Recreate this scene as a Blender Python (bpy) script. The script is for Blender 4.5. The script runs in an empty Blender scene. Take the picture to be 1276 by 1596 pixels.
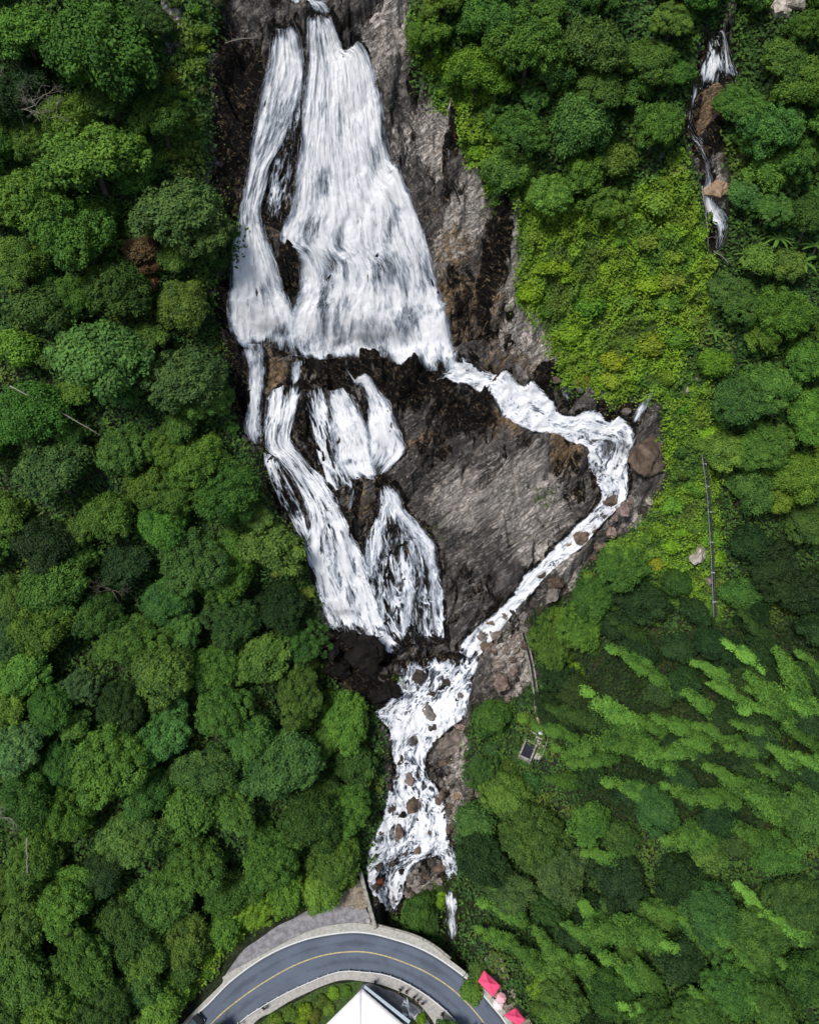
import bpy, math, random
import numpy as np
from mathutils import Vector, Matrix
random.seed(7)
RNG = np.random.RandomState(11)
C = bpy.context.scene.collection
S = bpy.context.scene

# ------------------------------------------------------------ camera, world, sun, exposure
H = 140.0
TILT = math.radians(38.0)          # away from straight down
FPX = 1226.0                       # focal length in photograph pixels (1276 wide)
cam_d = bpy.data.cameras.new('camera'); cam = bpy.data.objects.new('camera', cam_d); C.objects.link(cam)
cam.location = (0, 0, H); cam.rotation_euler = (TILT, 0, 0)
cam_d.sensor_fit = 'HORIZONTAL'; cam_d.sensor_width = 36.0; cam_d.lens = 36.0*FPX/1276.0
cam_d.clip_start = 1.0; cam_d.clip_end = 3000.0
S.camera = cam

w = bpy.data.worlds.new('World'); S.world = w; w.use_nodes = True
nt = w.node_tree; nt.nodes.clear()
sky = nt.nodes.new('ShaderNodeTexSky'); sky.sky_type = 'NISHITA'; sky.sun_disc = False
SUN_EL, SUN_AZ = math.radians(62), math.radians(226)
sky.sun_elevation = SUN_EL; sky.sun_rotation = SUN_AZ
sky.dust_density = 2.5; sky.air_density = 1.0
bg = nt.nodes.new('ShaderNodeBackground'); bg.inputs['Strength'].default_value = 0.086
wo = nt.nodes.new('ShaderNodeOutputWorld')
nt.links.new(sky.outputs[0], bg.inputs[0]); nt.links.new(bg.outputs[0], wo.inputs[0])
sun_d = bpy.data.lights.new('sun', 'SUN'); sun_d.energy = 2.7; sun_d.angle = math.radians(14); sun_d.color = (1.0, 0.96, 0.9)
sun = bpy.data.objects.new('sun', sun_d); C.objects.link(sun)
sd = Vector((math.cos(SUN_EL)*math.sin(SUN_AZ), math.cos(SUN_EL)*math.cos(SUN_AZ), math.sin(SUN_EL)))
sun.rotation_euler = sd.to_track_quat('Z', 'Y').to_euler()
S.view_settings.view_transform = 'Standard'; S.view_settings.look = 'None'
S.view_settings.gamma = 1.0; S.view_settings.exposure = 0.2
S.cycles.max_bounces = 5; S.cycles.diffuse_bounces = 2; S.cycles.glossy_bounces = 2
S.cycles.transparent_max_bounces = 12; S.cycles.use_denoising = True

# ------------------------------------------------------------ noise
_p = np.random.RandomState(3).permutation(256); _p = np.concatenate([_p, _p, _p])
_g = np.random.RandomState(4).uniform(-1, 1, (256, 3)); _g /= np.linalg.norm(_g, axis=1)[:, None]
def perlin(x, y, z=0.0):
    x = np.asarray(x, float); y = np.asarray(y, float); z = np.zeros_like(x)+z
    xi = np.floor(x).astype(int); yi = np.floor(y).astype(int); zi = np.floor(z).astype(int)
    xf = x-xi; yf = y-yi; zf = z-zi
    u = xf*xf*xf*(xf*(xf*6-15)+10); v = yf*yf*yf*(yf*(yf*6-15)+10); ww = zf*zf*zf*(zf*(zf*6-15)+10)
    xi &= 255; yi &= 255; zi &= 255
    def g(dx, dy, dz):
        h = _p[_p[_p[(xi+dx) & 255]+((yi+dy) & 255)]+((zi+dz) & 255)]
        q = _g[h]
        return q[..., 0]*(xf-dx)+q[..., 1]*(yf-dy)+q[..., 2]*(zf-dz)
    a = g(0,0,0)*(1-u)+g(1,0,0)*u; b = g(0,1,0)*(1-u)+g(1,1,0)*u
    c = a*(1-v)+b*v
    if np.all(zf == 0): return c*1.5
    a = g(0,0,1)*(1-u)+g(1,0,1)*u; b = g(0,1,1)*(1-u)+g(1,1,1)*u
    d = a*(1-v)+b*v
    return (c*(1-ww)+d*ww)*1.5
def fbm(x, y, z=0.0, o=4, gain=.5):
    t = 0; a = 1.0; f = 1.0
    for i in range(o):
        t = t+a*perlin(np.asarray(x)*f+17.3*i, np.asarray(y)*f-9.1*i, np.asarray(z)*f+3.7*i if np.ndim(z) else z); a *= gain; f *= 2.03
    return t
def facets(u, v, tilt, seed):
    '''broken blocks: every cell of a jittered lattice is its own tilted plane'''
    ui, vi = np.floor(u).astype(int), np.floor(v).astype(int); best = np.full(u.shape, 1e9); second = best.copy(); h = np.zeros(u.shape)
    for a in (-1, 0, 1):
        for b in (-1, 0, 1):
            k = _p[_p[(ui+a) & 255]+((vi+b+seed) & 255)]; g = _g[k]; g2 = _g[(k+37) & 255]
            cx = ui+a+.5+.55*g[..., 0]; cy = vi+b+.5+.55*g[..., 1]; dx, dy = u-cx, v-cy; d = dx*dx+dy*dy
            hh = g2[..., 2]*.5+tilt*(g2[..., 0]*dx+g2[..., 1]*dy); m = d < best
            second = np.where(m, best, np.minimum(second, d)); h = np.where(m, hh, h); best = np.where(m, d, best)
    return h, np.sqrt(second)-np.sqrt(best)
def sstep(a, b, x):
    t = np.clip((x-a)/(b-a), 0, 1); return t*t*(3-2*t)

# ------------------------------------------------------------ the lie of the land
CT, ST = math.cos(TILT), math.sin(TILT)
def project(x, y, z):
    """world point -> photograph pixel"""
    dz = z-H; cy = y*CT+dz*ST; cz = -y*ST+dz*CT
    return 638+FPX*x/(-cz), 798-FPX*cy/(-cz)
def ray(px, py):
    a = (np.asarray(px, float)-638)/FPX; b = (798-np.asarray(py, float))/FPX
    d = np.stack([a, b*CT+ST, b*ST-CT], -1)
    return d/np.linalg.norm(d, axis=-1)[..., None]
PY = np.array([-300, 29, 34, 66.6, 70, 96.5, 99, 119.5, 124, 160, 400, 900.])
PZ = np.array([0, 0.0, 2.2, 18.0, 20.5, 54.0, 55.5, 96.0, 100, 146, 300, 420.])
_yy = np.linspace(-300, 900, 12001); _zz = np.interp(_yy, PY, PZ)
_k = np.exp(-np.linspace(-2, 2, 31)**2); _k /= _k.sum(); _zz = np.convolve(np.pad(_zz, 15, 'edge'), _k, 'valid')
def prof(y): return np.interp(y, _yy, _zz)
def march(px, py, f, lift=0.0):
    d = ray(px, py); t0 = np.full(d.shape[:-1], 60.0); t1 = np.full_like(t0, 60.0); hit = np.zeros(t0.shape, bool)
    for t in np.arange(62, 420, 2.0):
        P = d*t; below = (H+P[..., 2]) < f(P[..., 0], P[..., 1])+lift
        new = below & ~hit; t1[new] = t; t0[new] = t-2; hit |= new
        if hit.all(): break
    t1[~hit] = 420; t0[~hit] = 418
    for _ in range(10):
        m = (t0+t1)/2; P = d*m[..., None]; b = (H+P[..., 2]) < f(P[..., 0], P[..., 1])+lift
        t1 = np.where(b, m, t1); t0 = np.where(b, t0, m)
    P = d*((t0+t1)/2)[..., None]; P[..., 2] += H
    return P
def plain(x, y): return prof(y)
ROADZ = [(200,1780),(225,1660),(280,1590),(340,1520),(365,1482),(430,1440),(500,1405),(560,1390),(590,1440),(650,1455),(700,1485),(735,1500),(770,1480),(800,1530),(860,1620),(900,1780)]
BUMPS = []   # (px, py, radius m, height m)
for b in [(770, 800, 15, 4.5), (640, 640, 9, 1.2), (560, 1040, 5, 2.2), (940, 470, 13, 5), (700, 330, 6, 1.5), (350, 170, 7, 1.0),
          (500, 760, 7, -1.5), (1110, 200, 5.0, -1.2), (1110, 340, 4.5, -1.0), (640, 900, 6, -1.0), (1000, 720, 4, 1.5), (220, 400, 20, 4),
          (110, 1150, 22, 4), (430, 860, 12, 3), (1180, 600, 14, 3), (1150, 1180, 18, 4), (430, 1180, 14, 2.5), (800, 250, 14, 3.5), (300, 180, 8, 3),
          (640, 1240, 4.5, -1.5), (655, 1130, 5, -1.2), (880, 820, 5, -1.2), (840, 640, 5, -1.2), (990, 820, 8, 1.0), (790, 1180, 7, 1.2)]:
    P = march(np.array([b[0]]), np.array([b[1]]), plain)[0]
    BUMPS.append((P[0], P[1], b[2], b[3]))
def poly_sd(px, py, poly):
    """signed distance in the photograph's pixels, negative inside"""
    px = np.asarray(px, float); py = np.asarray(py, float); n = len(poly)
    d2 = np.full(px.shape, 1e12); inside = np.zeros(px.shape, bool)
    for i in range(n):
        x0, y0 = poly[i]; x1, y1 = poly[(i+1) % n]
        ex, ey = x1-x0, y1-y0; t = np.clip(((px-x0)*ex+(py-y0)*ey)/(ex*ex+ey*ey+1e-9), 0, 1)
        d2 = np.minimum(d2, (px-x0-t*ex)**2+(py-y0-t*ey)**2)
        c = ((y0 > py) != (y1 > py)) & (px < (x1-x0)*(py-y0)/(y1-y0+1e-12)+x0)
        inside ^= c
    d = np.sqrt(d2); return np.where(inside, -d, d)
def at0(px, py, z=0.0):
    d = ray(px, py); t = (z-H)/d[..., 2]; P = d*t[..., None]; P[..., 2] += H
    return P
_q = at0(np.array([p[0] for p in ROADZ], float), np.array([p[1] for p in ROADZ], float)); ROADW = [(float(p[0]), float(p[1])) for p in _q]
def base(x, y):
    x = np.asarray(x, float); y = np.asarray(y, float)
    z = prof(y)
    wl = 27+0*y; xs = np.interp(y, [0, 28, 36, 60, 100], [-8, -6, 1, 2, 3]); wl = np.interp(y, [0, 28, 36, 45, 70, 130], [27, 27, 12, 12, 22, 30])
    s = np.maximum(0, np.abs(x-xs)-wl)
    z = z+9.0*(1-np.exp(-s*0.42/9.0))+0.08*s
    for bx, by, r, h in BUMPS:
        z = z+h*np.exp(-((x-bx)**2+(y-by)**2*(1.0))/(r*r))
    m = (y < 45) & (y > -30) & (np.abs(x) < 70)
    if np.any(m):
        z = np.array(z); sd_ = poly_sd(x[m] if x.ndim else x, y[m] if y.ndim else y, ROADW); wz = 1-sstep(0.0, 5.0, sd_)
        if z.ndim: z[m] = z[m]*(1-wz)-.05*wz
        else: z = z*(1-wz)-.05*wz
    # the bed falls away below the road at its outer edge
    z = z-5.5*sstep(-5.4, -3.6, x)*(1-sstep(7.5, 11.5, x))*sstep(18.0, 20.0, y)*(1-sstep(29.0, 40.0, y))
    return z
def noisy(x, y):
    return base(x, y)
def at(px, py, lift=0.0):
    P = march(np.atleast_1d(np.asarray(px, float)), np.atleast_1d(np.asarray(py, float)), base, lift)
    return P
ROCK = [(350,-40),(335,60),(322,110),(330,210),(318,280),(350,320),(378,350),(372,410),(340,430),(335,500),(352,545),(360,640),(385,690),(402,720),(425,790),(470,870),(500,925),
        (508,985),(505,1040),(540,1075),(592,1110),(604,1180),(600,1240),(582,1330),(566,1375),(590,1425),(640,1430),(690,1390),(716,1350),(705,1290),(738,1240),(722,1180),(738,1100),
        (790,1092),(835,1060),(826,960),(880,925),(905,890),(950,850),(1012,800),(1042,745),(1034,670),(1010,610),(960,628),(905,612),(868,575),(852,500),(806,470),(812,400),(800,350),(762,320),(712,200),(640,95),(632,-40)]
ROCK2 = [(1095,30),(1140,60),(1158,110),(1130,150),(1120,220),(1138,290),(1132,340),(1130,395),(1105,400),(1090,300),(1060,200),(1085,110)]
ROCK3 = [(245,-40),(300,-40),(285,30),(268,100),(262,200),(250,190),(248,100)]

# ------------------------------------------------------------ object helpers
def tag(o, label=None, cat=None, group=None, kind=None):
    if label: o['label'] = label
    if cat: o['category'] = cat
    if group: o['group'] = group
    if kind: o['kind'] = kind
    return o
def empty(name, loc=(0,0,0), rz=0.0):
    o = bpy.data.objects.new(name, None); C.objects.link(o); o.location = loc; o.rotation_euler = (0, 0, rz); o.empty_display_size = .3
    return o
def link(name, me, parent=None, mat=None):
    o = bpy.data.objects.new(name, me); C.objects.link(o)
    if parent is not None: o.parent = parent
    if mat is not None and len(me.materials) == 0: me.materials.append(mat)
    return o
def npmesh(name, V, F, mat=None, smooth=False, attrs=None, uv=None):
    """V (n,3), F (m,k) with one k"""
    me = bpy.data.meshes.new(name); V = np.asarray(V, np.float32); F = np.asarray(F, np.int32)
    m, k = F.shape
    me.vertices.add(len(V)); me.vertices.foreach_set('co', V.ravel())
    me.loops.add(m*k); me.loops.foreach_set('vertex_index', F.ravel())
    me.polygons.add(m); me.polygons.foreach_set('loop_start', np.arange(0, m*k, k, dtype=np.int32))
    me.polygons.foreach_set('loop_total', np.full(m, k, np.int32))
    me.polygons.foreach_set('use_smooth', np.full(m, smooth, bool))
    for an, av in (attrs or {}).items():
        av = np.asarray(av, np.float32)
        if av.ndim == 1:
            a = me.attributes.new(an, 'FLOAT', 'POINT'); a.data.foreach_set('value', av)
        else:
            a = me.attributes.new(an, 'FLOAT_VECTOR', 'POINT'); a.data.foreach_set('vector', av.ravel())
    me.update(calc_edges=True)
    if mat: me.materials.append(mat)
    return me
def grid_faces(nu, nv):
    """vertex index = i*nu + j, i<nv rows"""
    i, j = np.meshgrid(np.arange(nv-1), np.arange(nu-1), indexing='ij'); a = (i*nu+j).ravel()
    return np.stack([a, a+1, a+nu+1, a+nu], 1)
class MB:
    def __init__(s): s.v = []; s.f = []
    def add(s, V, F):
        n = len(s.v); s.v += [tuple(p) for p in V]; s.f += [tuple(i+n for i in f) for f in F]
    def box(s, c, d, rz=0.0, rx=0.0):
        M = Matrix.Translation(c) @ Matrix.Rotation(rz, 4, 'Z') @ Matrix.Rotation(rx, 4, 'X')
        V = [M @ Vector((x*d[0]/2, y*d[1]/2, z*d[2]/2)) for z in (-1,1) for x, y in ((-1,-1),(1,-1),(1,1),(-1,1))]
        s.add(V, [(3,2,1,0),(4,5,6,7),(0,1,5,4),(1,2,6,5),(2,3,7,6),(3,0,4,7)])
    def tube(s, pts, rad, n=8, cap=True):
        pts = [Vector(p) for p in pts]; rad = rad if hasattr(rad, '__len__') else [rad]*len(pts); V = []
        for i, p in enumerate(pts):
            t = (pts[min(i+1, len(pts)-1)]-pts[max(i-1, 0)]).normalized()
            a = Vector((0,0,1)) if abs(t.z) < .9 else Vector((1,0,0)); u = t.cross(a).normalized(); vv = t.cross(u)
            V += [p+(u*math.cos(k*2*math.pi/n)+vv*math.sin(k*2*math.pi/n))*rad[i] for k in range(n)]
        F = [(i*n+k, i*n+(k+1) % n, (i+1)*n+(k+1) % n, (i+1)*n+k) for i in range(len(pts)-1) for k in range(n)]
        if cap: F += [tuple(reversed(range(n))), tuple((len(pts)-1)*n+k for k in range(n))]
        s.add(V, F)
    def strip(s, left, right, z0, z1):
        """closed band between two polylines (lists of xy), from z0 to z1"""
        n = len(left); V = []
        for (l, r) in zip(left, right):
            V += [(l[0], l[1], z1), (r[0], r[1], z1), (r[0], r[1], z0), (l[0], l[1], z0)]
        F = []
        for i in range(n-1):
            a, b = 4*i, 4*i+4
            for k in range(4): F.append((a+k, a+(k+1) % 4, b+(k+1) % 4, b+k))
        F += [(3,2,1,0), (4*n-4, 4*n-3, 4*n-2, 4*n-1)]
        s.add(V, F)
    def mesh(s, name, mat=None, smooth=False, bevel=0):
        me = bpy.data.meshes.new(name); me.from_pydata(s.v, [], s.f); me.validate(); me.update()
        import bmesh
        bm = bmesh.new(); bm.from_mesh(me); bmesh.ops.recalc_face_normals(bm, faces=bm.faces)
        if bevel: bmesh.ops.bevel(bm, geom=list(bm.edges), offset=bevel, segments=1, affect='EDGES')
        bm.to_mesh(me); bm.free()
        for p in me.polygons: p.use_smooth = smooth
        if mat: me.materials.append(mat)
        return me

# ------------------------------------------------------------ materials
class NT:
    def __init__(s, name):
        s.m = bpy.data.materials.new(name); s.m.use_nodes = True; s.t = s.m.node_tree; s.t.nodes.clear()
        s.out = s.t.nodes.new('ShaderNodeOutputMaterial')
    def n(s, typ, ins=None, **kw):
        nd = s.t.nodes.new('ShaderNode'+typ)
        for k, v in kw.items(): setattr(nd, k, v)
        for k, v in (ins or {}).items():
            if isinstance(v, bpy.types.NodeSocket): s.t.links.new(v, nd.inputs[k])
            else: nd.inputs[k].default_value = v
        return nd
    def attr(s, name, typ='GEOMETRY'): return s.n('Attribute', attribute_name=name, attribute_type=typ)
    def noise(s, vec, scale, detail=4, rough=.55, dist=0.0):
        return s.n('TexNoise', {'Vector': vec, 'Scale': scale, 'Detail': detail, 'Roughness': rough, 'Distortion': dist}).outputs['Fac']
    def map(s, vec, scale=(1,1,1), rot=(0,0,0)):
        return s.n('Mapping', {'Vector': vec, 'Scale': scale, 'Rotation': rot}).outputs[0]
    def dirmap(s, vec, d, along, across):
        d = Vector(d).normalized(); e = d.cross(Vector((0, -.75, .66))).normalized(); f = d.cross(e)
        o = [s.math('MULTIPLY', s.n('VectorMath', {0: vec, 1: tuple(a)}, operation='DOT_PRODUCT').outputs['Value'], q) for a, q in ((d, along), (e, across), (f, across))]
        return s.n('CombineXYZ', {0: o[0], 1: o[1], 2: o[2]}).outputs[0]
    def math(s, op, a, b=0.0, c=0.0, clamp=False):
        nd = s.n('Math', {0: a, 1: b, 2: c}, operation=op); nd.use_clamp = clamp; return nd.outputs[0]
    def ramp(s, fac, lo, hi):
        return s.n('MapRange', {'Value': fac, 'From Min': lo, 'From Max': hi}, interpolation_type='SMOOTHSTEP').outputs[0]
    def mix(s, f, a, b, blend='MIX'):
        nd = s.n('Mix', data_type='RGBA', blend_type=blend)
        for idx, v in ((0, f), (6, a), (7, b)):
            if isinstance(v, bpy.types.NodeSocket): s.t.links.new(v, nd.inputs[idx])
            else: nd.inputs[idx].default_value = v if idx == 0 else (tuple(v)+(1,))[:4]
        return nd.outputs[2]
    def done(s, shader): s.t.links.new(shader, s.out.inputs[0]); return s.m
    def principled(s, col, rough=.8, bump=None, bs=.3, bd=.1, spec=.3, **kw):
        ins = {'Base Color': col if isinstance(col, bpy.types.NodeSocket) else tuple(col)+(1,), 'Roughness': rough, 'Specular IOR Level': spec}
        ins.update(kw)
        if bump is not None: ins['Normal'] = s.n('Bump', {'Height': bump, 'Strength': bs, 'Distance': bd}).outputs[0]
        return s.n('BsdfPrincipled', ins).outputs[0]
def simple(name, col, rough=.7, var=.12, scale=6, bump=.2, spec=.3, metal=0.0):
    k = NT(name); pos = k.n('TexCoord').outputs['Object']
    n = k.noise(pos, scale, 5, .6); c2 = tuple(min(1, c*(1+var*2)) for c in col); c1 = tuple(c*(1-var*2) for c in col)
    return k.done(k.principled(k.mix(k.ramp(n, .3, .7), c1, c2), rough, n, bump, .03, spec, Metallic=metal))

def ground_material():
    k = NT('hillside'); pos = k.n('TexCoord').outputs['Object']
    A = {a: k.attr(a).outputs['Fac'] for a in ('rock', 'wet', 'ochre', 'pale', 'moss', 'grassy', 'slab')}
    n1 = k.noise(pos, .35, 6, .6); n2 = k.noise(pos, 1.6, 6, .65); n3 = k.noise(pos, 6.0, 4, .7)
    st = k.noise(k.dirmap(pos, (.55, -.45, -.75), .32, 1.1), 1.0, 6, .68, 1.4)
    st2 = k.noise(k.dirmap(k.n('VectorMath', {0: pos, 1: k.n('VectorMath', {0: k.n('TexNoise', {'Vector': pos, 'Scale': .09, 'Detail': 2.0}).outputs['Color'], 1: (4, 4, 4)}, operation='MULTIPLY').outputs[0]}, operation='ADD').outputs[0], (.80, .42, .42), .13, 1.25), 1.3, 6, .7, .6)
    st = k.math('ADD', k.math('MULTIPLY', st, k.math('SUBTRACT', 1.0, A['slab'])), k.math('MULTIPLY', st2, A['slab']))
    crack = k.math('ABSOLUTE', k.math('SUBTRACT', k.noise(k.dirmap(pos, (.3, -.6, -.75), .55, 1.0), .42, 4, .6, .9), .5))
    crack = k.ramp(crack, 0.0, .016)
    cl = k.math('ABSOLUTE', k.math('SUBTRACT', st2, .5)); crack2 = k.ramp(cl, 0.0, .024); lay = k.ramp(k.math('ABSOLUTE', k.math('SUBTRACT', k.noise(k.dirmap(pos, (.80, .42, .42), .05, .55), 1.0, 4, .6, .35), .5)), .0, .030); crack = k.math('MULTIPLY', k.math('MULTIPLY', crack, lay), k.math('MAXIMUM', crack2, .1))
    grey = k.mix(k.ramp(k.math('ADD', k.math('MULTIPLY', st, .45), k.math('MULTIPLY', n1, .55)), .40, .60), (.050, .046, .045), (.20, .18, .165))
    grey = k.mix(k.ramp(k.math('ADD', k.math('MULTIPLY', st2, .4), k.math('MULTIPLY', n2, .6)), .50, .64), grey, (.30, .27, .245))
    pale = k.mix(k.ramp(n2, .3, .7), (.40, .36, .325), (.72, .665, .61))
    pale = k.mix(k.ramp(st2, .52, .66), pale, (.10, .088, .078))
    col = k.mix(k.ramp(k.math('ADD', A['pale'], k.math('MULTIPLY', k.math('SUBTRACT', st, .5), 1.3)), .38, .62), grey, pale)
    och = k.mix(k.ramp(n3, .3, .7), (.12, .08, .045), (.40, .28, .165))
    col = k.mix(k.ramp(k.math('ADD', A['ochre'], k.math('MULTIPLY', k.math('SUBTRACT', n2, .5), 2.2)), .42, .66), col, och)
    big = k.ramp(k.math('ABSOLUTE', k.math('SUBTRACT', k.noise(k.dirmap(pos, (.78, .40, .45), .10, .42), 1.0, 4, .55, .8), .5)), .0, .012); crack = k.math('MULTIPLY', crack, big)
    stain = k.noise(k.dirmap(pos, (.1, -.65, -.75), .45, 1.0), .5, 6, .7, .8)
    wetf = k.ramp(k.math('ADD', A['wet'], k.math('MULTIPLY', k.math('SUBTRACT', stain, .5), 2.0)), .42, .62)
    wetc = k.mix(k.ramp(st, .52, .75), (.004, .004, .004), (.035, .030, .024))
    vein = k.math('SUBTRACT', 1.0, k.ramp(k.math('ABSOLUTE', k.math('SUBTRACT', k.noise(k.dirmap(pos, (.75, -.35, -.4), .3, 1.0), .7, 5, .65, 1.0), .5)), .0, .03))
    wetc = k.mix(k.math('MULTIPLY', vein, k.ramp(n2, .45, .6)), wetc, (.24, .17, .10))
    col = k.mix(wetf, col, wetc)
    col = k.mix(crack, k.mix(.75, col, (.012, .010, .009)), col)
    mossf = k.ramp(k.math('ADD', A['moss'], k.math('MULTIPLY', k.math('SUBTRACT', n2, .5), 1.8)), .5, .75)
    col = k.mix(mossf, col, k.mix(n3, (.02, .05, .008), (.08, .13, .02)))
    soil = k.mix(k.ramp(n2, .35, .65), (.012, .022, .008), (.035, .045, .018))
    soil = k.mix(k.ramp(n1, .55, .7), soil, (.06, .048, .03))
    soil = k.mix(A['grassy'], soil, k.mix(k.ramp(n2, .35, .65), (.045, .085, .012), (.085, .135, .018)))
    col = k.mix(A['rock'], soil, col)
    h = k.math('ADD', k.math('MULTIPLY', st, .4), k.math('ADD', k.math('MULTIPLY', st2, .25), k.math('MULTIPLY', n3, .18)))
    h = k.math('ADD', h, k.math('MULTIPLY', crack, .25))
    rough = k.math('SUBTRACT', .75, k.math('MULTIPLY', wetf, .4))
    return k.done(k.principled(col, rough, h, .8, .6, k.math('SUBTRACT', .3, k.math('MULTIPLY', wetf, .2))))
M_GROUND = ground_material()

def water_material(name, sx, sy, thr=.5, lace=0.0, soft=.15, bluish=(.56, .64, .76), white=(.86, .88, .91)):
    k = NT(name); d = k.attr('dens').outputs['Fac']; uv = k.attr('flow').outputs['Vector']
    warp = k.noise(k.map(uv, (.30, .17, 1)), 1.0, 5, .62, .4)
    s1 = k.noise(k.map(uv, (sx, sy, 1)), 1.0, 6, .66, .5)
    s2 = k.noise(k.map(uv, (sx*2.8, sy*3.0, 1)), 1.0, 4, .65, .3)
    s = k.math('ADD', k.math('MULTIPLY', s1, .58), k.math('MULTIPLY', s2, .42))
    s = k.math('MULTIPLY_ADD', k.math('SUBTRACT', s, .5), 1.25, .5)
    s = k.math('ADD', s, k.math('MULTIPLY', k.math('SUBTRACT', warp, .5), .75))
    if lace:
        v1 = k.math('SUBTRACT', 1.0, k.ramp(k.math('ABSOLUTE', k.math('SUBTRACT', k.noise(k.map(uv, (sx*.9, sy*.7, 2)), 1.0, 3, .6, .5), .5)), .0, .075))
        v2 = k.math('SUBTRACT', 1.0, k.ramp(k.math('ABSOLUTE', k.math('SUBTRACT', k.noise(k.map(uv, (sx*1.9, sy*1.3, 5)), 1.0, 3, .6, .5), .5)), .0, .07))
        v = k.math('MULTIPLY', k.math('SUBTRACT', k.math('MAXIMUM', v1, k.math('MULTIPLY', v2, .8)), .45), lace)
        s = k.math('ADD', s, v)
    lvl = k.math('ADD', s, k.math('SUBTRACT', d, .5))
    a = k.ramp(lvl, thr-soft, thr+soft)
    thick = k.ramp(lvl, thr-.04, thr+.18)
    col = k.mix(thick, bluish, white)
    p = k.principled(col, .6, s, .30, .25, .15)
    tl = k.n('BsdfTranslucent', {'Color': (.9, .93, .96, 1)}).outputs[0]
    p = k.n('MixShader', {0: .10, 1: p, 2: tl}).outputs[0]
    tr = k.n('BsdfTransparent').outputs[0]
    return k.done(k.n('MixShader', {0: a, 1: tr, 2: p}).outputs[0])
M_FALL = water_material('falling_water', .85, .20, .395, .08, .25)
M_LACE = water_material('braided_water', .62, .15, .435, .30, .17)
M_STREAM = water_material('foaming_water', .75, .36, .475, .14, .15)
M_RAPID = water_material('rapids_water', .48, .34, .49, .26, .17)
WM = {'leftlace': M_LACE, 'wisps': M_LACE, 'bigleft': M_LACE, 'channel': M_RAPID, 'laced': M_LACE, 'lace': M_LACE, 'lacew': M_LACE, 'mid': M_FALL, 'lower': M_LACE, 'rapids': M_RAPID, 'rapidsb': M_RAPID, 'foot': M_RAPID, 'side': M_LACE, 'sidec': M_LACE, 'outflow': M_RAPID}

def leaf_material(name, mode='object'):
    k = NT(name); t = k.attr('tint').outputs['Fac']
    if mode == 'object': c = k.n('ObjectInfo').outputs['Color']
    else: c = k.attr('col').outputs['Vector']
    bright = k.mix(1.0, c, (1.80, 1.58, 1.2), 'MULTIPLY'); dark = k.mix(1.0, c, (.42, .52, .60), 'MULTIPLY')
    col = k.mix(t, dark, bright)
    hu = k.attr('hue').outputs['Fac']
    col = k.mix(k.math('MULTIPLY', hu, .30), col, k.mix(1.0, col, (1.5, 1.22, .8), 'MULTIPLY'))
    p = k.principled(col, .65, spec=.14)
    tl = k.n('BsdfTranslucent', {'Color': k.mix(1.0, col, (1.3, 1.35, .8), 'MULTIPLY')}).outputs[0]
    return k.done(k.n('MixShader', {0: .14, 1: p, 2: tl}).outputs[0])
M_LEAF = leaf_material('foliage'); M_COVER = leaf_material('ground_foliage', 'attr')
M_BARK = simple('bark', (.10, .085, .065), .9, .25, 5, .5)
M_PALEBARK = simple('pale_dead_wood', (.27, .25, .21), .8, .15, 8, .3)
M_BAMBOO = simple('culm', (.10, .15, .04), .5, .15, 5)

# ------------------------------------------------------------ water courses (photograph rows: left x,y, right x,y, density)
W = {}
def course(name, rows, **kw): W[name] = (rows, kw)
course('main', [(492,30,510,28,.62),(484,60,545,62,.66),(482,100,572,95,.66),(475,160,588,160,.62),(470,220,600,220,.58),(462,280,622,275,.60),(452,330,650,335,.60),(444,370,662,380,.56),
                (470,400,674,420,.52),(474,440,682,465,.54),(462,480,690,505,.56),(455,520,698,545,.56),(458,552,704,575,.50)])
course('left', [(424,52,462,55,.66),(416,100,474,98,.60),(402,150,466,150,.56),(392,200,452,203,.54),(384,260,424,260,.54),(372,310,408,316,.55),(366,350,412,352,.58),(362,400,428,400,.60),(360,450,448,455,.57),
                (360,500,460,505,.54),(368,540,458,548,.50)])
course('wisps', [(444,120,476,120,.44),(436,180,474,180,.40),(424,240,470,240,.40),(414,300,462,300,.42),(412,350,452,352,.36)])
course('leftlow', [(374,535,412,538,.6),(383,575,412,572,.58),(384,620,408,620,.6),(380,660,406,655,.56),(390,690,414,688,.5)])
course('bigleft', [(418,604,472,600,.60),(412,650,462,648,.58),(408,688,456,690,.60),(426,712,490,722,.58),(458,752,516,760,.56),(478,800,536,800,.56),(480,850,558,845,.56),(492,910,578,905,.58),(506,955,592,955,.60),(518,986,602,990,.50)])
course('leftlace', [(404,698,430,708,.56),(412,735,452,748,.50),(432,780,474,795,.46),(462,835,488,850,.42)])
course('mid', [(505,600,540,592,.55),(515,640,562,640,.60),(520,680,578,690,.60),(524,720,584,728,.60),(540,748,592,748,.58)])
course('midr', [(534,572,552,580,.56),(560,592,582,594,.54),(570,625,604,622,.55),(572,665,622,660,.56),(572,700,632,700,.50),(568,735,600,740,.44)])
course('lace', [(588,748,606,750,.55),(592,775,616,775,.50),(584,810,604,812,.44),(578,850,600,850,.42),(582,900,600,900,.40),(584,940,606,940,.42),(592,975,610,975,.42)])
course('laceb', [(600,760,616,756,.55),(612,800,636,792,.52),(636,830,660,820,.50),(652,860,680,852,.50),(664,900,686,896,.46),(668,950,688,950,.48),(678,1000,696,998,.42)])
course('lacec', [(628,822,646,830,.48),(632,860,654,860,.42),(630,900,654,900,.44),(622,950,648,950,.46),(618,1000,644,1000,.36)])
course('laced', [(470,600,505,598,.48),(480,650,518,650,.50),(492,700,532,700,.46),(508,765,560,765,.44)])
course('lacee', [(458,548,476,556,.5),(452,575,472,580,.55),(450,600,466,604,.5)])
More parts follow.
